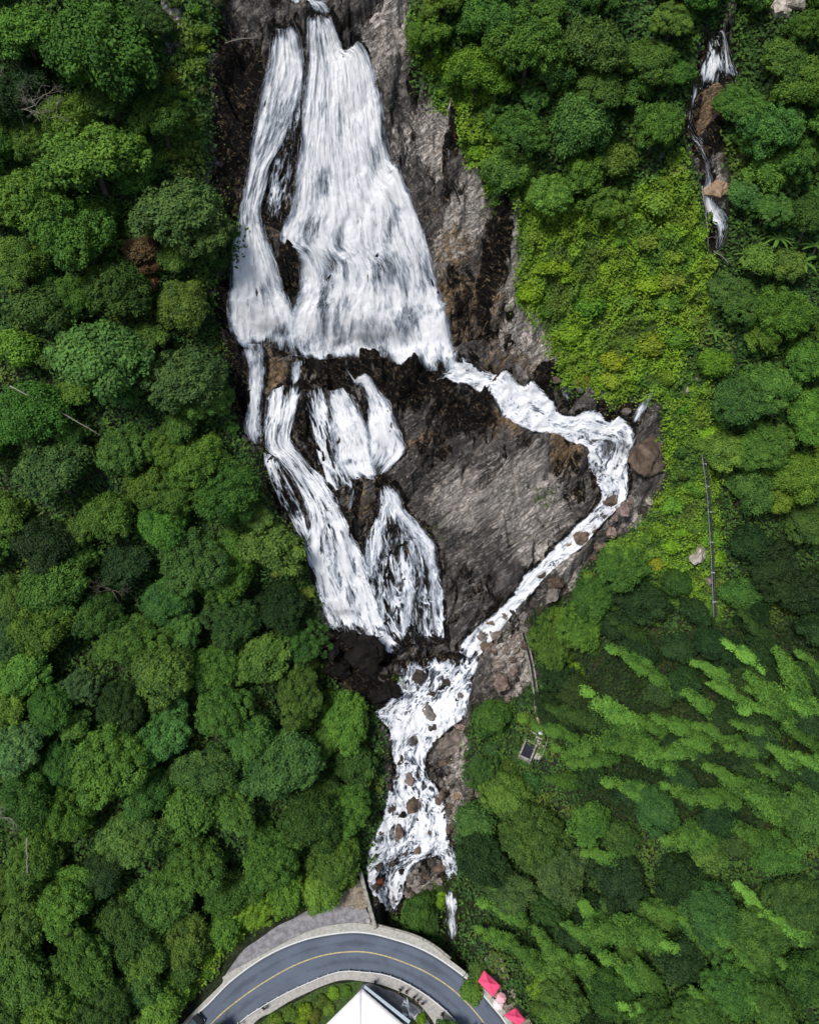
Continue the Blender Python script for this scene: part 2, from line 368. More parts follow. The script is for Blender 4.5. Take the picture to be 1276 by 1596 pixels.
course('lacef', [(546,752,562,756,.5),(540,775,556,780,.46),(536,800,552,800,.4)])
course('laceg', [(560,842,572,840,.45),(572,880,590,880,.42),(576,930,592,930,.40),(586,975,600,975,.40)])
course('laceh', [(652,870,664,866,.45),(648,905,664,905,.42),(642,950,662,950,.44),(650,1000,668,1000,.38)])
course('lacei', [(596,560,604,566,.0+.4),(606,600,612,606,.0+.36)])
course('seep', [(872,575,890,570,.30),(868,600,900,600,.32),(880,622,905,618,.30)])
course('lacew', [(590,752,606,752,.52),(586,790,636,790,.50),(572,830,668,838,.40),(566,880,684,885,.40),(572,930,690,935,.42),(584,975,694,978,.42),(600,1003,696,1000,.34)])
course('outflow', [(628,1544,652,1552,.42),(622,1566,662,1572,.5),(628,1590,664,1596,.5),(632,1640,664,1640,.5)], stream=True)
course('top', [(440,-10,480,-12,.6),(452,8,512,4,.52),(470,26,520,26,.44)])
course('side', [(1098,50,1112,54,.50),(1096,80,1140,84,.47),(1086,108,1156,112,.40),(1078,135,1160,135,.28)])
course('sideb', [(1066,190,1078,192,.50),(1074,215,1092,214,.42),(1092,248,1106,248,.46),(1098,275,1110,275,.46),(1093,300,1108,298,.56),(1094,325,1124,322,.54),(1108,350,1132,350,.52),(1114,372,1128,372,.56),(1113,392,1119,392,.5)])
course('sidec', [(1074,130,1100,95,.36),(1066,170,1090,150,.30),(1066,200,1080,195,.36)])
course('rivulet', [(1030,570,1037,572,.46),(1010,605,1020,612,.46),(992,630,1004,640,.5),(982,655,992,662,.5)])
course('lower', [(696,1385,708,1385,.62),(692,1400,714,1404,.56),(698,1420,712,1424,.62),(694,1442,714,1446,.60),(701,1468,709,1470,.6)])
course('flume_spill', [(834,1070,838,1069,.6),(835,1085,840,1085,.66),(836,1103,841,1103,.5)])
# centre line, half width, density
course('channel', [(680,590,700,560,.62),(722,592,735,572,.68),(762,612,778,580,.70),(788,645,818,600,.70),(810,668,852,618,.70),(850,676,885,645,.66),(895,688,930,645,.66),(915,712,985,670,.60),(925,740,978,720,.58),(938,765,975,770,.66),
                   (930,785,962,792,.66),(905,812,935,820,.70),(880,835,905,855,.70),(850,862,876,880,.70),(820,895,845,908,.72),(790,932,812,940,.72),(762,960,785,972,.72),(735,985,760,1000,.72),(712,1010,742,1030,.66)], stream=True)
course('foot', [(560,985,585,972,.55),(590,1000,612,992,.60),(606,1020,630,1010,.55)], stream=True)
course('rapids', [(620,1028,738,1012,.44),(624,1060,738,1040,.54),(604,1098,728,1075,.60),(588,1112,720,1112,.64),(608,1140,694,1138,.64),(610,1172,668,1168,.64),(616,1202,664,1200,.56),(604,1238,684,1235,.52),(600,1268,692,1262,.62),
                  (588,1300,692,1298,.60),(578,1326,690,1322,.54),(574,1350,650,1342,.54),(576,1378,632,1366,.56),(586,1400,626,1396,.58),(594,1415,618,1414,.52),(600,1434,612,1434,.4)], stream=True)
course('rapidsb', [(655,1300,694,1292,.50),(672,1322,704,1312,.54),(688,1345,714,1338,.54),(694,1372,716,1370,.46)], stream=True)
def rows_px(rows, n):
    R = np.array(rows, float); k = len(R); t = np.linspace(0, k-1, n); i = np.clip(t.astype(int), 0, k-2); f = t-i
    g = lambda j: R[np.clip(j, 0, k-1)]
    p0, p1, p2, p3 = g(i-1), g(i), g(i+1), g(i+2); f = f[:, None]
    return .5*((2*p1)+(-p0+p2)*f+(2*p0-5*p1+4*p2-p3)*f**2+(-p0+3*p1-3*p2+p3)*f**3)
WPOLY = []
for nme, (rows, kw) in W.items():
    r = rows_px(rows, len(rows)*3); WPOLY.append(([(a[0], a[1]) for a in r]+[(a[2], a[3]) for a in r[::-1]]))
def water_mask(px, py):
    d = np.full(px.shape, 1e9)
    for poly in WPOLY:
        P = np.array(poly); m = (px > P[:, 0].min()-20) & (px < P[:, 0].max()+20) & (py > P[:, 1].min()-20) & (py < P[:, 1].max()+20)
        if m.any(): d[m] = np.minimum(d[m], poly_sd(px[m], py[m], poly))
    return d

# painted zones of the rock (where the stone itself is of another kind): x, y, rx, ry, angle, weight
WET = [(375,170,52,130,0,1.1),(350,270,30,60,0,.9),(450,440,22,70,0,1.1),(355,480,22,70,0,1.1),(372,590,25,80,0,1.),(345,60,30,60,0,.7),(770,400,26,100,-10,.9),(715,420,50,40,0,.62),(740,500,70,60,0,.62),(700,290,30,60,25,.5),
       (650,230,18,90,35,.45),(640,600,75,40,15,1.15),(720,640,70,45,20,.9),(670,700,50,40,0,.62),(880,740,30,50,0,.6),(760,930,60,25,-35,.6),(570,570,40,25,0,1.1),(510,570,40,25,0,1.1),(800,700,60,30,35,.4),(600,860,50,120,0,.8),(480,660,40,60,0,.8),(555,1045,60,60,30,1.2),(590,1080,40,40,0,1.2),
       (800,960,80,30,-35,.45),(640,1010,60,20,0,.6),(690,975,35,40,0,.6),(900,760,30,40,0,.6),(850,600,30,20,0,.8),(960,640,40,16,0,.8),(520,30,50,30,0,.6),(450,20,60,30,0,.5),(660,60,20,110,-15,.8),(720,200,14,90,-25,.9),
       (650,1330,60,60,0,.5),(620,1420,40,20,0,1.2),(1140,120,25,30,0,1.2),(445,170,24,60,0,.5),(1110,220,30,20,0,1.1),(1120,380,20,30,0,1.0),(650,1220,60,60,0,.5),(700,900,30,60,0,.5),(860,830,40,20,-40,.5)]
OCHRE = [(432,270,34,85,0,1.1),(425,580,28,35,0,.9),(375,100,50,60,0,.35),(710,360,45,25,0,.6),(700,460,38,60,0,1.),(755,460,40,60,0,.7),(735,520,60,30,0,.6),(700,380,40,40,0,.55),(880,705,28,40,0,.9),(650,692,50,14,-8,.7),(790,660,20,35,30,.8),(560,780,30,30,0,.6),
         (590,690,30,60,0,.6),(800,560,60,20,0,.6),(560,960,40,30,0,.4),(640,860,40,50,0,.5),(1100,150,40,60,0,1.),(350,300,30,40,0,.8),(665,300,30,30,0,.4),(610,330,20,60,0,.2),(690,850,30,30,0,.2),(410,640,30,30,0,.4),(480,830,60,40,0,.3)]
PALE = [(600,60,40,90,-15,1.0),(740,300,30,120,-32,1.1),(800,410,30,80,-20,1.1),(820,520,40,60,0,1.1),(690,200,60,70,-35,.72),(650,200,45,90,-30,.55),(1120,290,16,40,0,1.),(820,780,90,90,-30,.72),(720,780,70,70,0,.62),(850,870,70,40,-35,.85),(710,520,40,40,0,.3),
        (800,1020,40,70,0,.8),(880,900,60,30,-30,.7),(720,1180,30,60,0,.7),(980,800,60,30,-20,.6),(650,1390,40,40,0,.7),(265,60,30,120,0,.9),(1060,580,40,40,0,.6),(705,1240,20,60,0,.6),(860,580,50,30,0,.6),(940,620,60,20,0,.4)]
MOSS = [(850,770,35,25,0,.55),(690,830,30,20,0,.45),(620,1060,12,10,0,.8),(360,300,12,40,0,.5),(860,470,30,60,0,.5),(900,600,60,20,0,.6),(680,1400,30,30,0,.9),(655,1010,40,10,0,.3),(620,720,60,30,0,.15),(400,720,20,60,0,.5)]
THIN = [(503,275,12,30,0,.9),(480,330,30,30,0,.5),(505,480,9,60,0,1.),(600,430,22,26,0,.9),(640,500,14,30,-20,1.),(470,370,14,60,0,.6),(560,520,50,20,0,.5),(500,110,10,60,0,.5),(585,250,8,60,-10,.5),(540,440,8,60,0,.4),
        (445,300,22,60,0,1.),(455,200,14,70,0,.8),(415,450,14,60,0,.4),(435,520,12,14,0,1.3),(440,130,14,30,0,.3),(470,690,14,60,0,.9),(440,760,12,40,0,.6),(450,800,10,20,0,1.2),(480,700,12,50,0,.6),(520,850,30,14,0,.3),(550,720,16,6,0,.9),
        (625,850,22,50,0,.5),(600,900,12,60,0,.4),(655,930,10,60,0,.5),(950,690,22,18,0,.9),(925,745,14,20,0,.8),(940,655,12,14,0,.5),(590,560,30,16,0,.8),(620,330,8,70,-15,.4),(520,360,10,60,0,.4),(660,440,6,60,-8,.3)]
def blobs(L, px, py):
    v = np.zeros(px.shape)
    for x, y, rx, ry, a, ww in L:
        c, s = math.cos(math.radians(a)), math.sin(math.radians(a)); dx, dy = px-x, py-y
        q = ((dx*c-dy*s)/rx)**2+((dx*s+dy*c)/ry)**2
        v = np.maximum(v, ww*np.exp(-q**1.5*.8))
    return v

# ------------------------------------------------------------ terrain sheet
def axis(lo, a, b, hi, fine, mid, mlo, mhi):
    out = list(np.arange(a, b, fine))
    x = a; left = []
    while x > lo:
        st = mid if x > mlo else min(12, mid+(mlo-x)*.15); x -= st; left.append(x)
    x = out[-1]; right = []
    while x < hi:
        st = mid if x < mhi else min(12, mid+(x-mhi)*.15); x += st; right.append(x)
    return np.array(left[::-1]+out+right)
GX = axis(-260, -34, 42, 260, .15, .6, -75, 75)
gy1 = np.arange(27, 66, .14); gy2 = np.arange(66, 96.5, .115); gy3 = np.arange(96.5, 125, .085)
gyl = axis(-120, 26.4, 27, 27, .6, .6, 0, 900); gyl = gyl[gyl < 27-.05]
gyr = axis(125, 125, 125.5, 420, .4, .6, 0, 175)
GY = np.concatenate([gyl, gy1, gy2, gy3, gyr])
def detail(x, y, rock, wat):
    """crags: on rock ledges and cracks, on soil soft lumps; more where the ground is steep"""
    zb = prof(y); steep = sstep(.3, 1.4, (prof(y+.5)-prof(y-.5)))
    road = sstep(30, 36, y)*1.0
    soft = 1.1*fbm(x*.07, y*.07, o=3)+.25*fbm(x*.5+9, y*.5, o=2)
    road = sstep(30, 36, y)
    q = zb*.9; wx = x+2.2*fbm(x*.1, q*.1+5, o=3)
    a = fbm(wx*.10+4, y*.15, o=3)*2.6
    rid = (1-2*np.abs(fbm(x*.17+y*.10+30, y*.26-x*.12, o=5, gain=.55)))*1.7
    # ledges
    lw = zb+1.8*fbm(x*.09+51, y*.12, o=3)+x*.18; per = 2.1; fr = lw/per; tt = fr-np.floor(fr)
    ledge = (sstep(.55, 1.0, tt)-tt)*per*.55*sstep(-.25, .35, fbm(x*.06+80, y*.1, o=2)+.1)
    # folded strata of the lower slab
    su = x*.62+y*.9; stra = .34*np.abs(fbm(su*.9+1.5*fbm(x*.07, y*.07+3, o=2), (x-y)*.12, o=4))
    fine = .42*fbm(x*.9, y*1.3, o=4, gain=.6)
    blk = np.abs(perlin(x*.45+11+.8*fbm(x*.3,y*.3,o=2), y*.6))*1.3
    ca, sa = math.cos(.62), math.sin(.62); u_ = (x*ca+y*sa)*.8; v_ = (-x*sa+y*ca)
    wu = u_+.5*fbm(x*.25, y*.25+2, o=3); wv = v_+.5*fbm(x*.25+40, y*.25, o=3)
    f1, e1 = facets(wu*.16, wv*.34, 1.3, 3); f2, e2 = facets(wu*.45+9, wv*1.0, 1.0, 11)
    blocks = f1*2.6-.5*(1-sstep(0, .10, e1))+(f2*.8-.22*(1-sstep(0, .12, e2)))
    slab = np.exp(-(((x-12.5)/13)**2+((y-82)/10.0)**2)**1.5)
    r = (a*.8+.38*rid+.3*blk+.7*fine+.35*stra)*(.55+.55*steep)*(1-.45*slab)+blocks*(.7+.6*steep)*(1-.35*slab)+ledge*(1-.7*slab)
    r = r*(1-.76*wat)-.35*wat
    return soft*road*(1-rock*.5)+r*rock*road*1.0
def rockmask(px, py, x, y):
    j = 16*fbm(x*.35, y*.35+7, o=3)
    d = np.minimum(poly_sd(px, py, ROCK), poly_sd(px, py, ROCK2)+4)
    d = np.minimum(d, poly_sd(px, py, ROCK3)+6)
    return 1-sstep(-6, 6, d+j)
X, Y = np.meshgrid(GX, GY); ZB = base(X, Y)
PX, PYY = project(X, Y, ZB)
infr = (PX > -60) & (PX < 1340) & (PYY > -80) & (PYY < 1500)
rock = np.zeros(X.shape); wmask = np.zeros(X.shape)
rock[infr] = rockmask(PX[infr], PYY[infr], X[infr], Y[infr])
wd = np.full(X.shape, 99.); wd[infr] = water_mask(PX[infr], PYY[infr]); wmask = 1-sstep(-3, 10, wd)
Z = ZB+detail(X, Y, rock, wmask)
ny, nx = X.shape
def sample(G, x, y):
    ix = np.clip(np.searchsorted(GX, x)-1, 0, nx-2); iy = np.clip(np.searchsorted(GY, y)-1, 0, ny-2)
    fx = np.clip((x-GX[ix])/(GX[ix+1]-GX[ix]), 0, 1); fy = np.clip((y-GY[iy])/(GY[iy+1]-GY[iy]), 0, 1)
    return (G[iy, ix]*(1-fx)+G[iy, ix+1]*fx)*(1-fy)+(G[iy+1, ix]*(1-fx)+G[iy+1, ix+1]*fx)*fy
def ground(x, y): return sample(Z, np.asarray(x, float), np.asarray(y, float))
def atg(px, py, lift=0.0):
    return march(np.atleast_1d(np.asarray(px, float)), np.atleast_1d(np.asarray(py, float)), ground, lift)
att = {'rock': rock}
for k_, L_ in (('wet', WET), ('ochre', OCHRE), ('pale', PALE), ('moss', MOSS)):
    v = np.zeros(X.shape); v[infr] = blobs(L_, PX[infr], PYY[infr]); att[k_] = v
v = np.zeros(X.shape); _a, _b = PX[infr], PYY[infr]
v[infr] = 1-sstep(-10, 15, np.minimum.reduce([poly_sd(_a, _b, q) for q in ([(820,330),(880,320),(960,330),(1060,250),(1100,400),(1105,500),(1060,560),(1030,620),(940,620),(860,560),(800,460)],
    [(1030,600),(1100,590),(1110,700),(1120,960),(1040,930),(960,860),(1040,760)], [(640,30),(740,120),(840,330),(790,330),(700,190)], [(270,1596),(345,1490),(420,1425),(540,1375),(560,1340),(400,1370),(220,1540)], [(240,-20),(340,-20),(320,230),(250,250)])]))
att['grassy'] = v
v = np.zeros(X.shape); v[infr] = np.clip(1.5*blobs([(760,800,170,190,-20,1.)], _a, _b), 0, 1); att['slab'] = v
att['wet'] = np.maximum(att['wet'], .75*(1-sstep(0, 14, wd)))
me = npmesh('terrain', np.stack([X, Y, Z], -1).reshape(-1, 3), grid_faces(nx, ny), M_GROUND, True, {k_: v.ravel() for k_, v in att.items()})
terrain = link('terrain', me); tag(terrain, 'steep gorge side of dark wet rock and forest soil', None, None, 'structure')
print('terrain', nx, ny, nx*ny)

# ------------------------------------------------------------ water meshes
def water_patch(name, key, label, off=.35, strands=0, seed=0):
    rows, kw = W[key]; stream = kw.get('stream', False); rs = np.random.RandomState(seed+len(key)*7)
    R0 = np.array(rows, float); Lpx = np.sum(np.hypot(*np.diff((R0[:, :2]+R0[:, 2:4])/2, axis=0).T)); Wpx = np.mean(np.hypot(R0[:, 2]-R0[:, 0], R0[:, 3]-R0[:, 1]))
    nv = max(12, int(Lpx/1.8)); nu = max(7, int(Wpx/1.8))
    R = rows_px(rows, nv); u = np.linspace(-.06, 1.06, nu)
    P = R[:, None, 0:2]*(1-u)[None, :, None]+R[:, None, 2:4]*u[None, :, None]
    Pw = march(P[..., 0], P[..., 1], base)
    x, y = Pw[..., 0], Pw[..., 1]
    e = 1.0                                    # surface smoothed over a metre or so
    zs = sum(ground(x+a*e*.6, y+b*e*.4) for a, b in ((0,0),(1,0),(-1,0),(0,1),(0,-1),(2,0),(-2,0),(1,1),(-1,-1)))/9
    nrm = np.stack([-(base(x+.5, y)-base(x-.5, y)), -(base(x, y+.5)-base(x, y-.5)), np.ones_like(x)], -1); nrm /= np.linalg.norm(nrm, axis=-1)[..., None]
    Q = np.stack([x, y, zs], -1)
    um = np.concatenate([np.zeros((nv, 1)), np.cumsum(np.linalg.norm(np.diff(Q, axis=1), axis=-1), 1)], 1)
    mid = Q[:, nu//2]; vm = np.concatenate([[0], np.cumsum(np.linalg.norm(np.diff(mid, axis=0), axis=-1))])
    um = um-um[:, nu//2][:, None]; vm = np.repeat(vm[:, None], nu, 1)
    us = um*1.0
    if not stream:       # streaks fan out with the sheet, so use the fraction across times the mean width
        wm = np.mean(um[:, -1]-um[:, 0]); us = (u[None, :]-.5)*wm*np.ones_like(um)
    if stream: dis = .38*fbm(um*.8, vm*.55, 3.1, 4)+.12*fbm(um*2.2, vm*1.7, 1.3, 3)
    else: dis = .30*fbm(us*.9, vm*.16, 5.3, 4)+.20*fbm(us*2.6, vm*.35, 2.2, 3)
    Q = Q+nrm*(off+dis)[..., None]
    dens = np.repeat(R[:, 4][:, None], nu, 1)
    ed = np.minimum(u+.06, 1.06-u)[None, :]*np.ones((nv, 1)); edm = ed*(um[:, -1]-um[:, 0])[:, None]
    vv = np.arange(nv)[:, None]/(nv-1)*np.ones((1, nu)); endm = np.minimum(vm, vm[-1:]-vm)
    dens = dens-.23*blobs(THIN, P[..., 0], P[..., 1])
    dens = dens-.42*(1-sstep(0, 1.5 if not stream else .7, edm))-.34*(1-sstep(0, 1.9, endm+1.6*fbm(us*.5, vm*.3, 9.1, 3)))
    V = [Q.reshape(-1, 3)]; F = [grid_faces(nu, nv)]; D = [dens.ravel()]; U = [np.stack([us, vm, np.full_like(us, seed*3.7+len(key))], -1).reshape(-1, 3)]
    base_n = nu*nv
    if strands:
        K = 14
        u0 = rs.uniform(-.03, 1.03, strands); L = rs.uniform(.02, .08, strands)*max(1, 12/max(6, vm[-1, 0]))*1.0; v0 = rs.uniform(0, 1, strands)*(1-L*.5)
        wd_ = rs.uniform(.02, .07, strands)*(1.0 if not stream else 1.3)
        tk = np.linspace(0, 1, K)
        vk = np.clip(v0[:, None]+L[:, None]*tk, 0, 1)*(nv-1); uk = u0[:, None]+.035*fbm(v0[:, None]*30+tk*1.2, u0[:, None]*40, o=2)*(1 if not stream else 2.5)
        uk = np.clip((uk+.06)/1.12, 0, 1)*(nu-1)
        i = np.clip(vk.astype(int), 0, nv-2); fi = (vk-i)[..., None]; j = np.clip(uk.astype(int), 0, nu-2); fj = (uk-j)[..., None]
        B = (Q[i, j]*(1-fj)+Q[i, j+1]*fj)*(1-fi)+(Q[i+1, j]*(1-fj)+Q[i+1, j+1]*fj)*fi
        across = Q[i, j+1]-Q[i, j]; across /= np.linalg.norm(across, axis=-1)[..., None]+1e-9
        nn = nrm[i, j]; B = B+nn*rs.uniform(.03, .28, strands)[:, None, None]
        wk = wd_[:, None]*np.sin(np.pi*np.clip(tk*.92+.06, 0, 1))**.6
        A_ = B-across*wk[..., None]/2; B_ = B+across*wk[..., None]/2
        VV = np.stack([A_, B_], 2).reshape(strands, K*2, 3)
        f1 = np.stack([np.arange(K-1)*2, np.arange(K-1)*2+1, np.arange(K-1)*2+3, np.arange(K-1)*2+2], 1)
        FF = (f1[None]+(np.arange(strands)*K*2)[:, None, None]).reshape(-1, 4)+base_n
        dn = dens[i, j]; keep = .30+.30*sstep(.1, .6, dn)
        V.append(VV.reshape(-1, 3)); F.append(FF); D.append(np.repeat(keep, 2, 1).ravel())
        uu = rs.uniform(0, 50, strands)[:, None, None]+np.stack([0*wk, wk*4], 2)
        U.append(np.stack([uu, np.repeat((tk*2)[None, :, None]*np.ones((strands, 1, 1)), 2, 2)+rs.uniform(0, 50, strands)[:, None, None], np.zeros((strands, K, 2))], -1).reshape(-1, 3))
    me = npmesh(name, np.concatenate(V), np.concatenate(F), WM.get(key, M_STREAM if stream else M_FALL), True, {'dens': np.concatenate(D), 'flow': np.concatenate(U)})
    o = link(name, me); tag(o, label, None, None, 'structure'); return o
for i_, (nme, key, lab, off, ns) in enumerate([
    ('waterfall', 'main', 'broad white main fall fanning down the upper cliff', .45, 900),
    ('waterfall', 'left', 'narrower white fall along the left side of the upper cliff', .40, 400),
    ('waterfall', 'wisps', 'thin wisps over ochre rock between the two upper falls', .22, 90),
    ('waterfall', 'leftlow', 'thin cascade dropping below the narrower left fall', .35, 160),
    ('waterfall', 'bigleft', 'wide lacy cascade at the left of the lower cliff', .6, 350),
    ('waterfall', 'leftlace', 'thin lacy water left of the wide lower cascade, against the trees', .35, 60),
    ('waterfall', 'mid', 'bright twin cascade, left half, above the slab', .35, 260),
    ('waterfall', 'midr', 'bright twin cascade, right half, above the slab', .35, 300),
    ('waterfall', 'lace', 'thin trickle down the black rock, leftmost of three beside the slab', .30, 30),
    ('waterfall', 'laceb', 'thin trickle along the edge of the slab, rightmost of three', .30, 40),
    ('waterfall', 'lacec', 'thin trickle between two others beside the slab', .30, 30),
    ('waterfall', 'laced', 'lacy trickles beside the top of the wide lower cascade', .30, 60),
    ('waterfall', 'lacee', 'short spill under the main fall beside the ochre rock', .30, 20),
    ('waterfall', 'lacef', 'short trickle under the bright twin cascade', .30, 20),
    ('waterfall', 'laceg', 'faint trickle beside the wide lower cascade', .30, 20),
    ('waterfall', 'laceh', 'faint trickle beside the slab edge trickle', .30, 20),
    ('waterfall', 'seep', 'faint spray on rock above the channel', .25, 20),
    ('waterfall', 'lacew', 'braided web of thin water over the black rock beside the slab', .22, 60),
    ('stream', 'rapidsb', 'side arm of the rapids curling round the gravel spit', .35, 40),
    ('stream', 'outflow', 'white water coming out below the inner side of the road', .20, 20),
    ('waterfall', 'top', 'small cascade above the lip of the main fall', .35, 60),
    ('waterfall', 'side', 'small fall at the top of the side gully', .3, 120),
    ('waterfall', 'sideb', 'small white fall beside the tan boulder in the side gully', .3, 140),
    ('waterfall', 'sidec', 'faint trickle on the brown rock of the side gully', .25, 60),
    ('waterfall', 'rivulet', 'thin rivulet joining the channel above the brown boulder', .25, 30),
    ('waterfall', 'lower', 'short cascade in the dark hollow by the road', .3, 70),
    ('waterfall', 'flume_spill', 'thin white spill of water above the pipe', .25, 10),
    ('stream', 'channel', 'white channel running round the right of the slab', .45, 200),
    ('stream', 'foot', 'short run of foam over the black rock', .35, 60),
    ('stream', 'rapids', 'white foaming rapids running down to the road', .50, 100)]):
    water_patch(nme, key, lab, off, ns, i_)
# ------------------------------------------------------------ leaves
def leaves(P, Nrm, size, rs, asp=.62, tint=None):
    n = len(P); Nrm = Nrm+rs.normal(0, .45, (n, 3)); Nrm /= np.linalg.norm(Nrm, axis=1)[:, None]+1e-9
    t = rs.normal(0, 1, (n, 3)); t -= (t*Nrm).sum(1)[:, None]*Nrm; t /= np.linalg.norm(t, axis=1)[:, None]+1e-9
    b = np.cross(Nrm, t); s = (size*rs.uniform(.65, 1.35, n))[:, None]
    V = np.stack([P-t*s, P-b*s*asp, P+t*s, P+b*s*asp], 1).reshape(-1, 3)
    F = np.arange(4*n).reshape(-1, 4)
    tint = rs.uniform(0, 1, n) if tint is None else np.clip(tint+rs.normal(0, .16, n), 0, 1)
    return V, F, np.repeat(tint, 4)
def crown_mesh(seed, nclump, rc, nleaf, leaf, squash=.8, ragged=.3):
    """foliage of a round broadleaf crown, radius 1, centre at the origin"""
    rs = np.random.RandomState(seed); V = []; F = []; T = []; n0 = 0
    # lobes give the crown an uneven outline
    lob = rs.normal(0, 1, (5, 3)); lob /= np.linalg.norm(lob, axis=1)[:, None]; la = rs.uniform(-.1, ragged, 5)
    gold = math.pi*(3-math.sqrt(5)); cl = []
    a0 = rs.uniform(0, 6.28); domes = [(np.array([0., 0., 0.]), .74)]
    for i in range(rs.randint(3, 6)):
        a = a0+i*2*math.pi/5+rs.normal(0, .4); q = rs.uniform(.38, .68); domes.append((np.array([q*math.cos(a), q*math.sin(a), rs.uniform(-.32, .14)]), rs.uniform(.34, .56)))
    tot = sum(r*r for _, r in domes)
    for D, R_ in domes:
        m = max(5, int(nclump*1.25*R_*R_/tot))
        for i in range(m):
            if rs.rand() < .13: continue
            zz = 1-1.5*(i+.5)/m; r = math.sqrt(max(0, 1-zz*zz)); a = gold*i+rs.normal(0, .3)
            d = np.array([r*math.cos(a), r*math.sin(a), zz])+rs.normal(0, .15, 3); d /= np.linalg.norm(d)
            c = D+d*(R_-rc*.55)*rs.uniform(.78, 1.1)*np.array([1, 1, squash])
            if any(np.linalg.norm((c-D2)/np.array([1, 1, squash])) < R2-rc*1.1 for D2, R2 in domes if D2 is not D): continue
            cl.append((c, d, rs.uniform(.55, 1.3)*rc))
    for i in range(nclump//3):
        d = rs.normal(0, 1, 3); d /= np.linalg.norm(d); d[2] = abs(d[2])*.6; cl.append((d*rs.uniform(.3, .6)*np.array([1, 1, squash]), d, rc*1.8))
    Hh = []
    for c, d, rr in cl:
        m = int(nleaf*min((rr/rc)**2, 2.2)); q = rs.normal(0, 1, (m, 3)); q /= np.linalg.norm(q, axis=1)[:, None]
        q = q+d*.45+np.array([0, 0, .25]); q /= np.linalg.norm(q, axis=1)[:, None]
        rad = rs.uniform(.62, 1.0, m)**.6*(1+.10*rs.normal(0, 1, m)); rad[:m//16] *= rs.uniform(1.1, 1.6, m//16)
        P = c+q*rr*rad[:, None]*np.array([1, 1, .85])
        v, f, t = leaves(P, q+np.array([0, 0, .5]), leaf, rs, tint=rs.uniform(.15, .8)+.25*(rad-.8)+.12*q[:, 2])  # clump tops and outer leaves tinted lighter, top light painted into the colour
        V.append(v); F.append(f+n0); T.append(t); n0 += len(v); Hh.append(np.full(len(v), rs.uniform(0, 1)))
    return npmesh('crown', np.concatenate(V), np.concatenate(F), M_LEAF, False, {'tint': np.concatenate(T), 'hue': np.concatenate(Hh)}), cl
def trunk_mesh(seed, cl, drop=1.9):
    """tapered trunk with limbs reaching the clumps; the crown's centre is the origin"""
    rs = random.Random(seed); mb = MB()
    mb.tube([(rs.uniform(-.06,.06), rs.uniform(-.06,.06), -drop), (0.03, .02, -drop*.55), (rs.uniform(-.05,.05), 0, -.35), (0, 0, .25)], [.085, .062, .045, .02], 7)
    for c, d, rr in rs.sample(cl, min(9, len(cl))):
        c = np.array(c); m = c*.5+np.array([0, 0, -.12]); mb.tube([(0, 0, -.5+rs.uniform(0, .3)), tuple(m), tuple(c)], [.03, .018, .006], 5)
    return mb.mesh('trunk', M_BARK, True)
KINDS = []
for sd_, (nc, rc, nl, lf, sq, rg) in enumerate([(150, .15, 120, .030, .8, .25), (200, .13, 95, .026, .75, .35), (115, .175, 140, .033, .85, .15), (230, .12, 90, .025, .7, .3), (130, .165, 150, .026, .9, .35),
                                       (170, .14, 110, .031, .65, .4), (95, .20, 180, .030, .8, .3), (210, .125, 95, .026, .85, .2), (80, .20, 130, .042, .8, .5), (260, .11, 75, .024, .75, .4),
                                       (60, .22, 110, .050, .8, .3), (75, .20, 90, .048, .75, .3), (50, .25, 130, .055, .85, .3), (90, .18, 80, .044, .8, .3),
                                       (20, .34, 85, .095, .8, .3), (26, .30, 75, .085, .8, .3), (16, .38, 90, .11, .8, .3)]):
    cm, cl = crown_mesh(100+sd_, nc, rc, nl, lf, sq, rg); KINDS.append((cm, trunk_mesh(sd_, cl)))
COL = {'mid': (.062,.140,.026), 'bright': (.095,.195,.028), 'dark': (.034,.080,.021), 'olive': (.080,.135,.027), 'blue': (.048,.130,.036), 'yellow': (.125,.205,.026), 'grey': (.060,.102,.038),
       'shade': (.020,.048,.015), 'rust': (.125,.082,.042), 'pale': (.080,.155,.075), 'lime': (.135,.265,.022), 'gold': (.19,.21,.03)}  # 'shade': leaf colour darkened to paint in the shadow of gaps between crowns
CW = {'shade': 'very dark green', 'mid': 'mid green', 'bright': 'bright green', 'dark': 'dark green', 'olive': 'olive green', 'blue': 'bluish green', 'yellow': 'yellow green', 'grey': 'dull grey green', 'rust': 'rusty brown', 'pale': 'pale bluish', 'lime': 'lime green', 'gold': 'golden green'}
VROW = ['at the very top', 'near the top', 'just below the top', 'in the upper third', 'high on the slope', 'just above mid height', 'at mid height', 'just below mid height', 'low on the slope', 'in the lower third',
        'above the road', 'near the bottom', 'at the very bottom']
HCOL = ['on the left edge', 'just in from the left edge', 'halfway to the left bank', 'towards the left bank', 'near the left bank', 'on the left side of the water', 'on the middle line', 'on the right side of the water',
        'near the right bank', 'between water and right edge', 'towards the right edge', 'just in from the right edge', 'on the right edge']
used = {}
def place_label(front, px, py):
    v = VROW[int(np.clip(py/1596*13, 0, 12))]; h = HCOL[int(np.clip(px/1276*13, 0, 12))]
    l = front+' '+h+' '+v
    if l not in used: used[l] = 1; return l
    for extra in ('leaning', 'broader', 'narrower', 'ragged', 'fuller', 'lower', 'upper', 'sparser', 'denser', 'smaller', 'larger', 'rounder'):
        l2 = front.replace(front.split(' ')[0], front.split(' ')[0]+' '+extra, 1)+' '+h+' '+v
        if l2 not in used: used[l2] = 1; return l2
    return l
NTREE = 0
